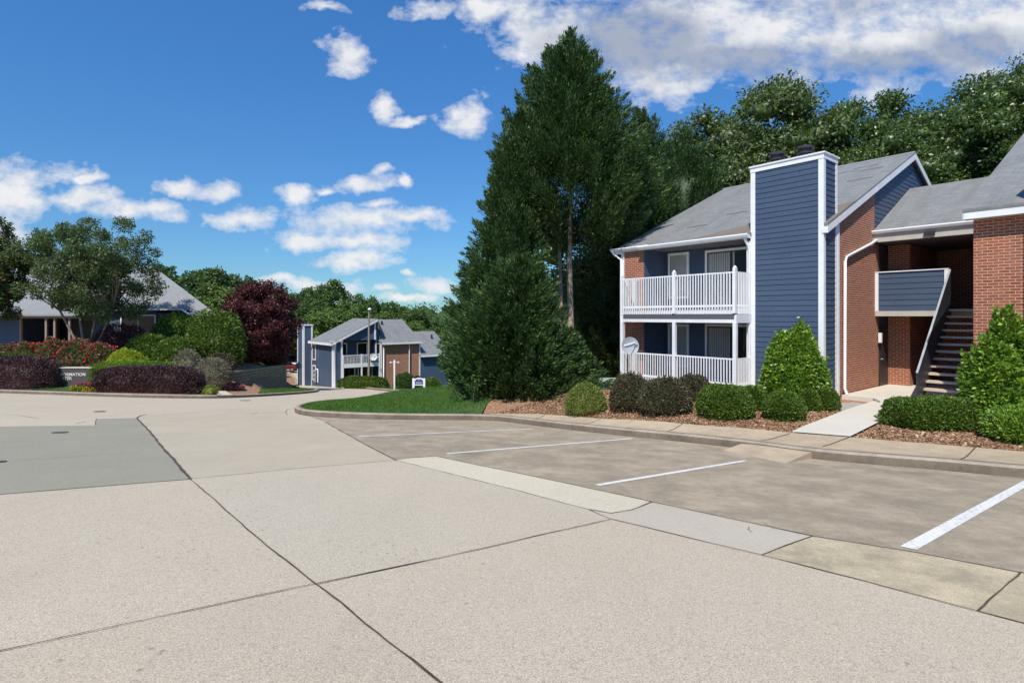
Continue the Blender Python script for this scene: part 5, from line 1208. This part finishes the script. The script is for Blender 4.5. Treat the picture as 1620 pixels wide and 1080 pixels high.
# items on far balcony
def far_loc(x, y, z): return (KX - x * D1[0] + y * D2[0], KY - x * D1[1] + y * D2[1], KZ + z)
def dish(name, loc, r, az, tilt, label, matn, pole=.7, strip=None, arm=.5):
    root = empty(name, loc, az, label, 'dish')
    m = MB(); n = 20; rings = []
    vs = [(0, .0, 0)]; fs = []
    for i in range(1, 5):
        q = i / 4; 
        for j in range(n): a_ = 2 * math.pi * j / n; vs.append((q * r * math.cos(a_), -.18 * r * q * q, q * r * .92 * math.sin(a_)))
    for j in range(n): fs.append((0, 1 + j, 1 + (j + 1) % n))
    for i in range(3):
        for j in range(n): a_ = 1 + i * n; fs.append((a_ + j, a_ + n + j, a_ + n + (j + 1) % n, a_ + (j + 1) % n))
    R_ = Matrix.Rotation(tilt, 3, 'X'); V1 = [R_ @ Vector(p) for p in vs]; V2 = [R_ @ (Vector(p) + Vector((0, .02, 0))) for p in vs]
    m.add(V1, fs, 0, True); m.add(V2, fs, 0, True); o1 = m.build('reflector', matn, root, uv=False)
    m = MB(); e = R_ @ Vector((0, -arm, -.05)); s0 = R_ @ Vector((0, -.15 * r, -r * .9)); m.tube([s0, e], .016, 6); m.box(e.x - .05, e.x + .05, e.y - .06, e.y + .05, e.z - .04, e.z + .06); m.build('feed_arm', 'grey_metal', root, uv=False)
    m = MB(); m.tube([(0, .06, 0), (0, .14, -.1), (0, .14, -pole)], .022, 8); m.box(-.06, .06, .05, .18, -.08, .08); m.build('mast', 'dark_metal', root, uv=False)
    if strip:
        m = MB(); q = [(-.72 * r, 0, -.06 * r), (.62 * r, 0, .26 * r), (.60 * r, 0, .42 * r), (-.74 * r, 0, .12 * r)]
        V = [R_ @ Vector((p[0], -.18 * r * ((p[0] / r) ** 2 + (p[2] / r) ** 2) - .022, p[2])) for p in q]; m.add([tuple(p) for p in V], [(0, 1, 2, 3)]); m.build('marking', 'white_paint', root, uv=False)
    return root
dish('satellite_dish', far_loc(.15, 4.25, 2.95), .42, ROT + math.pi / 2, -.2, 'round white satellite dish on the far balcony railing', 'white_paint')
ch_ = empty('garden_chair', far_loc(-.7, 2.2, 2.2), ROT, 'small red chair standing on the far balcony', 'chair')
m = MB(); m.box(-.25, .25, -.25, .25, .4, .45); m.build('seat', 'terracotta', ch_); m = MB(); m.box(-.25, -.2, -.25, .25, .45, .95); m.build('backrest', 'terracotta', ch_)
for a_, b_ in ((-.22, -.22), (.22, -.22), (-.22, .22), (.22, .22)): m = MB(); m.tube([(a_, b_, 0), (a_, b_, .4)], .02, 6); m.build('leg', 'terracotta', ch_)
# dish in front of the near porch
pd = loc2w(-6.55, -1.35, 0); rz_ = math.atan2(-pd[1], -pd[0])
dish('satellite_dish', (P3(996, 547, 20.4)[0], 20.4, P3(996, 547, 20.4)[2]), .36, rz_ + math.pi / 2 + .55, -.15, 'oval grey satellite dish on a dark mast before the lower porch railing', 'dish_grey', pole=1.5, strip=True, arm=.42)
ub = MB(); g_ = GT(967, 612); ub.box(-.45, .45, -.4, .4, -.1, .32); o = bevel(ub.build('utility_box', 'box_green', uv=False), .05, 3); o.location = g_; tag(o, 'low pale green utility box in mulch beside the evergreens', 'utility box')

# hedges near far building
px_shrub('hedge', 'low clipped hedge below the far white balcony', 'hedge', 574, 613, 78, 17, 'leaf_box', Y=53.0, depth=.25, leaf=(.14, .08), n=6000, p=3.5, amp=.05)
px_shrub('shrub', 'tall green shrub by the far brick wall, left of the white and blue sign', 'shrub', 641, 617, 34, 26, 'leaf_far', Y=54.0, leaf=(.15, .08), n=4000, amp=.12)
px_shrub('shrub', 'green shrub right behind the white and blue sign', 'shrub', 660, 620, 24, 24, 'leaf_far', Y=54.0, leaf=(.15, .08), n=3000, amp=.12)
px_shrub('shrub', 'light green shrub just right of the white and blue sign', 'shrub', 683, 624, 28, 26, 'leaf_far_light', Y=52.0, leaf=(.15, .08), n=3600, amp=.12)
px_shrub('hedge', 'low green hedge right of the far navy wing, left of the evergreens', 'hedge', 728, 627, 44, 16, 'leaf_far', Y=48.0, depth=.4, leaf=(.13, .07), n=4000, p=3, amp=.06)
# sign on two posts
def gnd(u, v): p = PP(u, v); return (p[0], p[1], TZ(p[0], p[1]))
l0 = gnd(654, 621.5); Yg = l0[1]
s2 = empty('panel_sign', (XU(663, Yg), Yg, TZ(XU(663, Yg), Yg)), math.radians(-6), 'white framed arched sign with blue panel on two posts beside the road', 'sign')
pxm = Yg / F
for dx in (-9, 8.5):
    m = MB(); m.box(dx * pxm - .08, dx * pxm + .08, -.06, .06, -.1, 21 * pxm); m.build('post', 'white_paint', s2)
def arch(m, w, zb, zs, zt, y0, y1, mi=0):
    P = [(-w, zb), (w, zb), (w, zs)] + [(w * math.cos(a_), zs + (zt - zs) * math.sin(a_)) for a_ in np.linspace(0.15, math.pi - .15, 9)] + [(-w, zs)]
    m.prism_y([(a_, b_) for a_, b_ in P][::1], y0, y1, mi)
m = MB(); arch(m, 8.3 * pxm, 10 * pxm, 17.5 * pxm, 22 * pxm, -.03, .03); m.build('frame', 'white_paint', s2)
m = MB(); arch(m, 6.6 * pxm, 11.6 * pxm, 16.6 * pxm, 20.3 * pxm, -.045, -.032); fp = m.build('panel', 'sign_blue', s2)
m = MB(); m.tube([(0, -.05, 18.6 * pxm), (0, -.056, 18.6 * pxm)], 1.2 * pxm, 8); m.box(-5 * pxm, 5 * pxm, -.05, -.046, 14.2 * pxm, 15.2 * pxm); m.box(-5.2 * pxm, 5.4 * pxm, -.05, -.046, 12.5 * pxm, 13.6 * pxm); m.build('emblem', 'meter_grey', s2)
l0 = gnd(624, 617.5)
s3 = empty('street_sign', l0, 0, 'tall white post with two small scrolled street name blades', 'sign'); pxm = l0[1] / F
m = MB(); m.box(-.065, .065, -.065, .065, -.1, 45 * pxm); m.tube([(0, 0, 45 * pxm), (0, 0, 46.5 * pxm)], [.07, .02], 8); m.build('post', 'white_paint', s3)
for sx, bl in ((-1, 'blade'), (1, 'blade')):
    m = MB(); m.box(sx * .06, sx * 6 * pxm, -.02, .02, 41.4 * pxm, 43.4 * pxm); m.box(sx * 1.5 * pxm, sx * 4.6 * pxm, -.03, .03, 41.8 * pxm, 43 * pxm, 1); m.tube([(sx * 6.6 * pxm, -.02, 42.6 * pxm), (sx * 6.6 * pxm, .02, 42.6 * pxm)], 1.1 * pxm, 8); m.build(bl, ['white_paint', 'dark_metal'], s3)
l0 = gnd(472, 615)
s4 = empty('stop_sign', (l0[0], l0[1], TZ(l0[0], l0[1])), math.radians(8), 'grey back of an octagonal road sign on a metal post by the left kerb', 'sign'); pxm = l0[1] / F
m = MB(); m.box(-.04, .04, -.03, .03, -.1, 43 * pxm); m.build('post', 'grey_metal', s4)
m = MB(); R_ = 5.3 * pxm; m.prism_y([(R_ * math.cos(a_), 36.5 * pxm + R_ * math.sin(a_)) for a_ in [math.pi / 8 + k * math.pi / 4 for k in range(8)]], .032, .045); m.build('plate', 'sign_back', s4)
# street lamp
l0 = gnd(583.5, 614); pxm = l0[1] / F
s5 = empty('street_lamp', l0, 0, 'slim weathered lamp pole with a small white globe head before the far balcony', 'street lamp')
m = MB(); m.tube([(0, 0, -.2), (0, 0, 60 * pxm), (0.02, 0, 119 * pxm)], [.13, .11, .075], 10); m.build('pole', 'wood_pole', s5)
m = MB(); m.tube([(0, 0, 119 * pxm), (.05, -.05, 121 * pxm), (.1, -.1, 122 * pxm)], .04, 6); m.build('bracket', 'grey_metal', s5)
m = MB(); m.tube([(.1, -.1, 121 * pxm), (.1, -.1, 122.5 * pxm), (.1, -.1, 124 * pxm), (.1, -.1, 125 * pxm)], [.1, .2, .17, .05], 12); m.build('lamp_head', 'white_paint', s5)
# antenna mast far away, thin light post behind the maple
an = MB(); an.tube([(0, 0, 0), (0, 0, 16)], [.08, .03], 6); o = an.build('antenna_mast', 'dark_metal', uv=False); o.location = (XU(657.5, 105), 105, TZ(XU(657.5, 105), 105)); tag(o, 'thin distant antenna mast rising above the far tree line', 'mast'); o.location.z = ZV(479, 105) - 16
an = MB(); an.tube([(0, 0, 0), (0, 0, 8.6)], [.08, .06], 6); o = an.build('lamp_post', 'grey_metal', uv=False); o.location = (XU(468.5, 92), 92, TZ(XU(468.5, 92), 92)); tag(o, 'thin grey post beside the parked cars beyond the red maple', 'post')
# young tree stake on island lawn
g_ = GT(748, 640); st_ = empty('young_tree', g_, 0, 'thin dark sapling stem on the island lawn beside the evergreen', 'sapling')
m = MB(); m.tube([(0, 0, -.1), (.03, 0, .35), (.10, .05, .85)], [.022, .018, .010], 6); m.build('stem', 'bark_dark', st_)
q = leaf_arrays(np.array([[.1, .05, .8]]) + RNG.normal(0, .12, (60, 3)), rdir(60), rdir(60), np.full(60, .12), np.full(60, .05)); np_mesh('leaves', [(q, 0)], [], ['leaf_cypress'], st_)

# manhole covers
for u, v, r_, lab in [(95, 684.5, .15, 'dark round manhole cover on the grey paving'), (158, 651, .17, 'dark manhole cover farther left near the hedge'), (388, 633.5, .24, 'dark drain cover beside the left kerb'), (-2, 731, .09, 'dark valve cover cut off at the left edge')]:
    p = PP(u, v); m = MB(); m.tube([(0, 0, -.02), (0, 0, .012)], r_, 24); o = m.build('manhole_cover', 'iron', uv=False); o.location = (p[0], p[1], float(base(*p)) + .004); o.rotation_euler = (math.atan(-.1106), math.atan(.0222), 0); tag(o, lab, 'manhole cover')

# ================================================================== CARS
def car(label, u, v, Y, rz, matn, zoff=0):
    x = XU(u, Y); root = empty('parked_car', (x, Y, TZ(x, Y)), rz, label, 'car', 'cars parked beyond the red maple')
    low = [(-2.2, .35), (2.2, .35), (2.25, .62), (2.1, .82), (1.3, .92), (-1.6, .95), (-2.2, .88), (-2.28, .6)]
    m = MB(); m.prism_y(low, -.87, .87); bevel(m.build('body', matn, root), .06, 2)
    cab = [(-1.6, .94), (1.15, .91), (.45, 1.42), (-1.0, 1.45)]
    m = MB(); m.loft([(a_, -.78, b_) if b_ < 1 else (a_, -.62, b_) for a_, b_ in cab], [(a_, .78, b_) if b_ < 1 else (a_, .62, b_) for a_, b_ in cab]); m.build('windows', 'glass_dark', root)
    m = MB(); m.box(-.98, .42, -.60, .60, 1.44, 1.47); m.build('roof', matn, root)
    for wx in (-1.35, 1.4):
        for wy in (-.80, .80):
            m = MB(); m.tube([(wx, wy - .1, .33), (wx, wy + .1, .33)], .33, 14); w_o = m.build('wheel', 'tyre', root); m = MB(); s_ = 1 if wy > 0 else -1; m.tube([(wx, wy + s_ * .09, .33), (wx, wy + s_ * .115, .33)], .2, 10); m.build('rim', 'rim', w_o)
    for wy in (-.6, .6): m = MB(); m.box(2.12, 2.26, wy - .18, wy + .18, .62, .76); m.build('headlight', 'pane_sky', root)
    return root
car('dark blue parked car nearest the thin grey post', 463, 575, 93, math.radians(-60), 'car_blue')
car('black parked car left of the dark blue one', 447, 575, 95, math.radians(-60), 'car_black')
car('dark red car half hidden by the end of the stone wall', 449, 588, 77, math.radians(4), 'car_red')
car('white and dark car half hidden by the far navy chimney', 482, 587, 84, math.radians(-20), 'car_white')

# ================================================================== FAR TREES
def proto_tree(m, seed, rad, zc, nl, leaf, nclump=46, cl_r=.24):
    return broadleaf('broadleaf_tree', 'x', (0, 0, 0), rad, zc, m, 'bark_dark', nclump=nclump, nleaf=nl, leaf=leaf, seed=seed, cl_r=cl_r, fill=.6, trunk_r=.25, limbs=6)
protos = [proto_tree('leaf_far', 41, (4.2, 4.2, 5.0), 8.2, 11000, (.42, .25)), proto_tree('leaf_far', 42, (4.8, 4.8, 4.6), 8.4, 11000, (.42, .25)), proto_tree('leaf_far_light', 43, (4.6, 4.6, 4.4), 7.6, 11000, (.40, .24)), proto_tree('leaf_oak', 44, (3.6, 3.6, 5.6), 7.6, 11000, (.42, .25))]
used = set(); PT = [13.2, 13.0, 12.0, 13.2]
def ftree(k, u, vt, Y, sc, label, group='trees beyond the far houses'):
    x = XU(u, Y); zg = TZ(x, Y) if Y < 100 else float(base(x, Y)); hgt = ZV(vt, Y) - zg; s = hgt / PT[k]
    if k not in used: r = protos[k]; used.add(k)
    else:
        r = protos[k].copy(); COL.objects.link(r)
        for ch0 in protos[k].children:
            c_ = ch0.copy(); COL.objects.link(c_); c_.parent = r
    r.location = (x, Y, zg); r.scale = (s * sc, s * sc, s); r.rotation_euler = (0, 0, random.uniform(0, 6)); tag(r, label, 'tree', group)
FT = [(0, 232, 402, 60, 1.1, 'tree rising directly behind the ridge of the navy house'), (1, 298, 428, 78, 1.0, 'tree just right of the navy house roof'), (3, 340, 424, 70, .95, 'pointed tree between navy house and red maple'),
      (2, 328, 450, 62, 1.0, 'lighter green tree low behind the navy house roof'), (1, 378, 432, 82, 1.1, 'tree top peeking over the red maple'), (0, 455, 452, 96, 1.0, 'tree right behind the red maple crown'), (1, 485, 455, 100, 1.0, 'tree left above the far navy chimney'),
      (3, 522, 441, 92, 1.0, 'tallest pointed tree above the far navy roof'), (0, 500, 462, 88, 1.0, 'tree directly over the far navy chimney'), (2, 540, 474, 78, 1.1, 'pale green rounded tree behind the far left roof'), (2, 502, 484, 84, 1.0, 'pale green tree beside the far chimney'),
      (1, 576, 464, 100, .95, 'tree behind the lamp pole'), (0, 602, 478, 104, 1.1, 'tree just right of the lamp head'), (3, 628, 478, 106, 1.1, 'tree over the far brick roof'), (1, 655, 490, 104, 1.2, 'tree below the antenna mast'), (2, 622, 492, 88, 1.3, 'pale green tree behind the far brick roof'),
      (0, 690, 500, 110, 1.2, 'tree at the right end of the far line, near the evergreens'), (1, 715, 512, 100, 1.2, 'low tree behind the far right wing'), (2, 468, 505, 90, 1.0, 'bright green tree behind the parked cars'), (3, 430, 470, 90, 1.0, 'tree hidden low behind the red maple'),
      (2, 670, 512, 84, 1.2, 'low pale tree behind the far staggered roofs'), (0, 400, 470, 100, 1.2, 'wide tree behind the red maple trunk'), (1, 150, 430, 70, 1.3, 'tree behind the crape myrtle'), (0, 60, 430, 72, 1.3, 'tree behind the navy house porch'), (1, -30, 420, 66, 1.2, 'tree at the left edge behind the navy house'), (0, 740, 520, 96, 1.3, 'tree screened by the tall evergreens')]
for a_ in FT: ftree(*a_)
# distant woods closing the horizon, too far to tell trees apart
def woods():
    g = np.random.default_rng(77); cs = []; 
    for a_ in np.linspace(-1.25, 1.25, 150):
        d = g.uniform(125, 165); x = math.sin(a_) * d; y = math.cos(a_) * d; s_ = g.uniform(4.5, 7.5); cs.append((x, y, -9 + s_ * g.uniform(.8, 1.15), s_)); cs.append((x, y + 2, -9 + s_ * .3, s_))
    Q = []; cores = []
    for x, y, z, s_ in cs:
        n = 900; d = rdir(n); P = np.array([x, y, z]) + d * s_ * (g.random((n, 1)) ** .3) * np.array([1, 1, .8]); L_ = g.uniform(.5, .9, n); Q.append(leaf_arrays(P, d + rdir(n), d + rdir(n) * .5, L_, L_ * .6)); cores.append((ICO2[0] * s_ * .75 + np.array([x, y, z]), ICO2[1], 0))
    o = np_mesh('far_woods', [(np.concatenate(Q), 0)], cores, ['leaf_far']); tag(o, 'continuous dark green wood closing the horizon', 'woods', kind='stuff')
woods()

# ================================================================== GRASS AND CHIPS
def blades(name, poly, hf, n, Lr, Wr, m, label, off=0.0, ymax=None):
    P = np.array(poly); lo, hi = P.min(0), P.max(0); X = RNG.uniform(lo[0], hi[0], n * 3); Y = RNG.uniform(lo[1], hi[1], n * 3); ok = in_poly(X, Y, [tuple(p) for p in poly]); X = X[ok][:n]; Y = Y[ok][:n]; k = len(X)
    Z = hf(X, Y) + off; D = RNG.normal(0, .45, (k, 3)); D[:, 2] = 1; Lh = RNG.uniform(*Lr, k); q = leaf_arrays(np.stack([X, Y, Z], 1), D, rdir(k) * np.array([1, 1, .2]), Lh, RNG.uniform(*Wr, k)); o = np_mesh(name, [(q, 0)], [], [m]); tag(o, label, 'grass', kind='stuff')
blades('grass', lawnP, hL, 60000, (.05, .10), (.010, .02), 'grass_blade', 'short dense green turf on the kerbed island')
blades('grass', lawnB1, hB, 12000, (.06, .12), (.014, .028), 'grass_blade', 'strip of green turf along the left kerb')
blades('grass', lawnB2, hB, 8000, (.06, .12), (.014, .028), 'grass_blade', 'turf tip at the end of the left kerb')
def chips(name, poly, hf, n, label):
    P = np.array(poly); lo, hi = P.min(0), P.max(0); X = RNG.uniform(lo[0], hi[0], n * 4); Y = RNG.uniform(lo[1], hi[1], n * 4); ok = in_poly(X, Y, [tuple(p) for p in poly]); X = X[ok][:n]; Y = Y[ok][:n]; k = len(X)
    Z = hf(X, Y) + RNG.uniform(-.005, .02, k); a_ = RNG.uniform(0, 6.28, k); D = np.stack([np.cos(a_), np.sin(a_), RNG.normal(0, .35, k)], 1); N = RNG.normal(0, .35, (k, 3)); N[:, 2] = 1; Lh = RNG.uniform(.03, .10, k); q = leaf_arrays(np.stack([X, Y, Z], 1), D, N, Lh, Lh * RNG.uniform(.25, .5, k)); o = np_mesh(name, [(q, 0)], [], ['chip']); tag(o, label, 'mulch', kind='stuff')
bedP = [tuple(GT(u, v)[:2]) for u, v in [(772, 655), (850, 655.5), (950, 663), (1100, 673), (1250, 685), (1330, 655), (1325, 640), (1180, 628), (985, 612), (900, 628), (830, 640)]]
chips('mulch_chips', bedP, hA, 60000, 'loose brown bark chips in the porch bed')
bedQ = [tuple(GT(u, v)[:2]) for u, v in [(1347, 694), (1500, 705), (1620, 716), (1720, 722), (1720, 670), (1560, 660), (1420, 660), (1385, 675)]]
chips('mulch_chips', bedQ, hA, 30000, 'loose brown bark chips in front of the staircase')
# ================================================================== CAMERA, LIGHT, SKY
cam = bpy.data.cameras.new('camera'); co = bpy.data.objects.new('camera', cam); COL.objects.link(co)
cam.sensor_width = 36; cam.lens = F / 1620 * 36; cam.shift_y = -(540 - HV) / 1620; co.rotation_euler = (math.pi / 2, 0, 0); cam.clip_end = 3000; cam.clip_start = .05
SC.camera = co
EL = math.radians(53); hx, hy = -.355, -.935; hn = math.hypot(hx, hy); hx /= hn; hy /= hn
T = Vector((hx * math.cos(EL), hy * math.cos(EL), math.sin(EL)))
sl_ = bpy.data.lights.new('sun', 'SUN'); so = bpy.data.objects.new('sun', sl_); COL.objects.link(so)
sl_.energy = 5.0; sl_.angle = math.radians(.5); sl_.color = (1, .945, .855); so.rotation_euler = T.to_track_quat('Z', 'Y').to_euler()
W = bpy.data.worlds.new('World'); SC.world = W; W.use_nodes = True; nt = NT(W.node_tree)
bg = W.node_tree.nodes['Background']; out = W.node_tree.nodes['World Output']
sky = nt.n('ShaderNodeTexSky', sky_type='NISHITA'); sky.sun_disc = False; sky.sun_elevation = EL; sky.sun_rotation = math.atan2(hx, hy); sky.altitude = 200; sky.air_density = 1.0; sky.dust_density = .3; sky.ozone_density = 1.0
tint = nt.n('ShaderNodeMix', data_type='RGBA', blend_type='MULTIPLY'); tint.inputs[0].default_value = 1; nt.L.new(sky.outputs[0], tint.inputs[6]); TI = tint
nt.L.new(tint.outputs[2], bg.inputs[0]); bg.inputs[1].default_value = .115
D = nt.n('ShaderNodeTexCoord').outputs['Generated']
sp = nt.n('ShaderNodeSeparateXYZ'); nt.L.new(D, sp.inputs[0])
nt.L.new(nt.mix(nt.ramp(sp.outputs[2], .08, .46), (.40, .70, .98), (.42, .96, 1.48)), TI.inputs[7])
yy = nt.math('MAXIMUM', sp.outputs[1], .06)
ax = nt.math('DIVIDE', sp.outputs[0], yy); bz = nt.math('DIVIDE', sp.outputs[2], yy)
cv = nt.n('ShaderNodeCombineXYZ'); nt.L.new(ax, cv.inputs[0]); nt.L.new(bz, cv.inputs[1]); V = cv.outputs[0]
# warp the outlines
w1 = nt.n('ShaderNodeTexNoise'); nt.L.new(V, w1.inputs['Vector']); w1.inputs['Scale'].default_value = 9; w1.inputs['Detail'].default_value = 5; w1.inputs['Roughness'].default_value = .6
wv = nt.vm('SUBTRACT', w1.outputs[1], (.5, .5, .5)); wv = nt.vm('MULTIPLY', wv.outputs[0], (.11, .07, 0)); VW = nt.vm('ADD', V, wv.outputs[0]).outputs[0]
CL = [(545, 85, 42, 38), (520, 18, 40, 12), (612, 168, 26, 20), (655, 186, 42, 8), (738, 182, 40, 30), (770, 20, 50, 28), (680, 12, 60, 16),
      (40, 275, 75, 30), (20, 310, 70, 42), (130, 318, 90, 22), (135, 285, 24, 10), (190, 335, 60, 25), (285, 298, 52, 18), (345, 300, 52, 20), (250, 332, 60, 16), (20, 370, 30, 40),
      (380, 348, 56, 22), (465, 303, 34, 16), (515, 296, 20, 8), (575, 285, 60, 18), (632, 286, 18, 11), (600, 266, 22, 12), (570, 350, 120, 28), (490, 376, 80, 22), (560, 384, 100, 16), (640, 345, 70, 16), (545, 410, 70, 15), (605, 320, 30, 10),
      (440, 443, 40, 12), (520, 452, 80, 16), (615, 456, 30, 9), (690, 448, 42, 16), (650, 430, 22, 6), (640, 470, 60, 8), (560, 470, 60, 10),
      (850, 50, 110, 60), (1000, 70, 130, 80), (1180, 60, 200, 90), (1400, 60, 220, 90), (1600, 30, 200, 110), (1060, 130, 90, 30), (1750, 100, 200, 120), (930, -60, 220, 90), (1300, -60, 400, 110), (1120, 50, 280, 105), (1430, 60, 300, 95), (760, -30, 60, 40)]
mx = None
for cu, cvv, ru, rv in CL:
    d = nt.vm('SUBTRACT', VW, ((cu - 810) / F, (HV - cvv) / F, 0)); d = nt.vm('MULTIPLY', d.outputs[0], (F / ru / 1.08, F / rv / 1.08, 0)); l = nt.vm('LENGTH', d.outputs[0]).outputs['Value']
    q = nt.math('SUBTRACT', 1.0, l)
    mx = q if mx is None else nt.math('SMOOTH_MAX', mx, q, .12)
st = nt.vm('MULTIPLY', V, (1, 1.5, 1)).outputs[0]
n1 = nt.noise(st, 11, 9, .62); n2 = nt.noise(st, 34, 6, .65)
dens = nt.math('ADD', mx, nt.math('MULTIPLY', nt.math('SUBTRACT', n1, .5), 2.5)); dens = nt.math('ADD', dens, nt.math('MULTIPLY', nt.math('SUBTRACT', n2, .5), .7))
cover = nt.ramp(dens, .04, .80)
cover = nt.math('POWER', cover, .85)
# self-shading of cloud body: thicker, lower parts are greyer
off = nt.vm('ADD', st, (-.02, .055, 0)).outputs[0]
n1b = nt.noise(off, 11, 9, .62)
sh = nt.math('ADD', nt.math('MULTIPLY', nt.math('SUBTRACT', n1b, n1), 2.2), .5)
thick = nt.ramp(mx, .38, 1.0)
lown = nt.ramp(nt.noise(V, 3.1, 4, .55), .40, .62)
ccol = nt.mix(nt.ramp(sh, .0, 1.0), (.98, .98, .98), (.80, .83, .89))
gm = None
for cu, cvv, ru, rv in [(1010, 60, 190, 75), (1180, 95, 170, 45), (1390, 105, 150, 40), (1560, 70, 120, 50), (1250, -60, 400, 90), (930, 120, 60, 30)]:
    d = nt.vm('SUBTRACT', VW, ((cu - 810) / F, (HV - cvv) / F, 0)); d = nt.vm('MULTIPLY', d.outputs[0], (F / ru, F / rv, 0)); q = nt.math('SUBTRACT', 1.0, nt.vm('LENGTH', d.outputs[0]).outputs['Value'])
    gm = q if gm is None else nt.math('SMOOTH_MAX', gm, q, .2)
gq = nt.ramp(nt.math('ADD', gm, nt.math('MULTIPLY', nt.math('SUBTRACT', nt.noise(V, 6, 6, .6), .5), 1.5)), -.05, .55)
ccol = nt.mix(nt.math('MULTIPLY', gq, .85), ccol, (.34, .40, .54))
b2 = nt.n('ShaderNodeBackground'); nt.L.new(ccol, b2.inputs[0]); b2.inputs[1].default_value = .93
ms = nt.n('ShaderNodeMixShader'); nt.L.new(nt.math('MULTIPLY', cover, .96), ms.inputs[0]); nt.L.new(bg.outputs[0], ms.inputs[1]); nt.L.new(b2.outputs[0], ms.inputs[2]); nt.L.new(ms.outputs[0], out.inputs[0])
W.cycles.sampling_method = 'MANUAL'; W.cycles.sample_map_resolution = 512
SC.view_settings.view_transform = 'Standard'; SC.view_settings.look = 'None'; SC.view_settings.exposure = 0; SC.view_settings.gamma = 1
SC.cycles.max_bounces = 6; SC.cycles.transparent_max_bounces = 8; SC.cycles.use_denoising = True
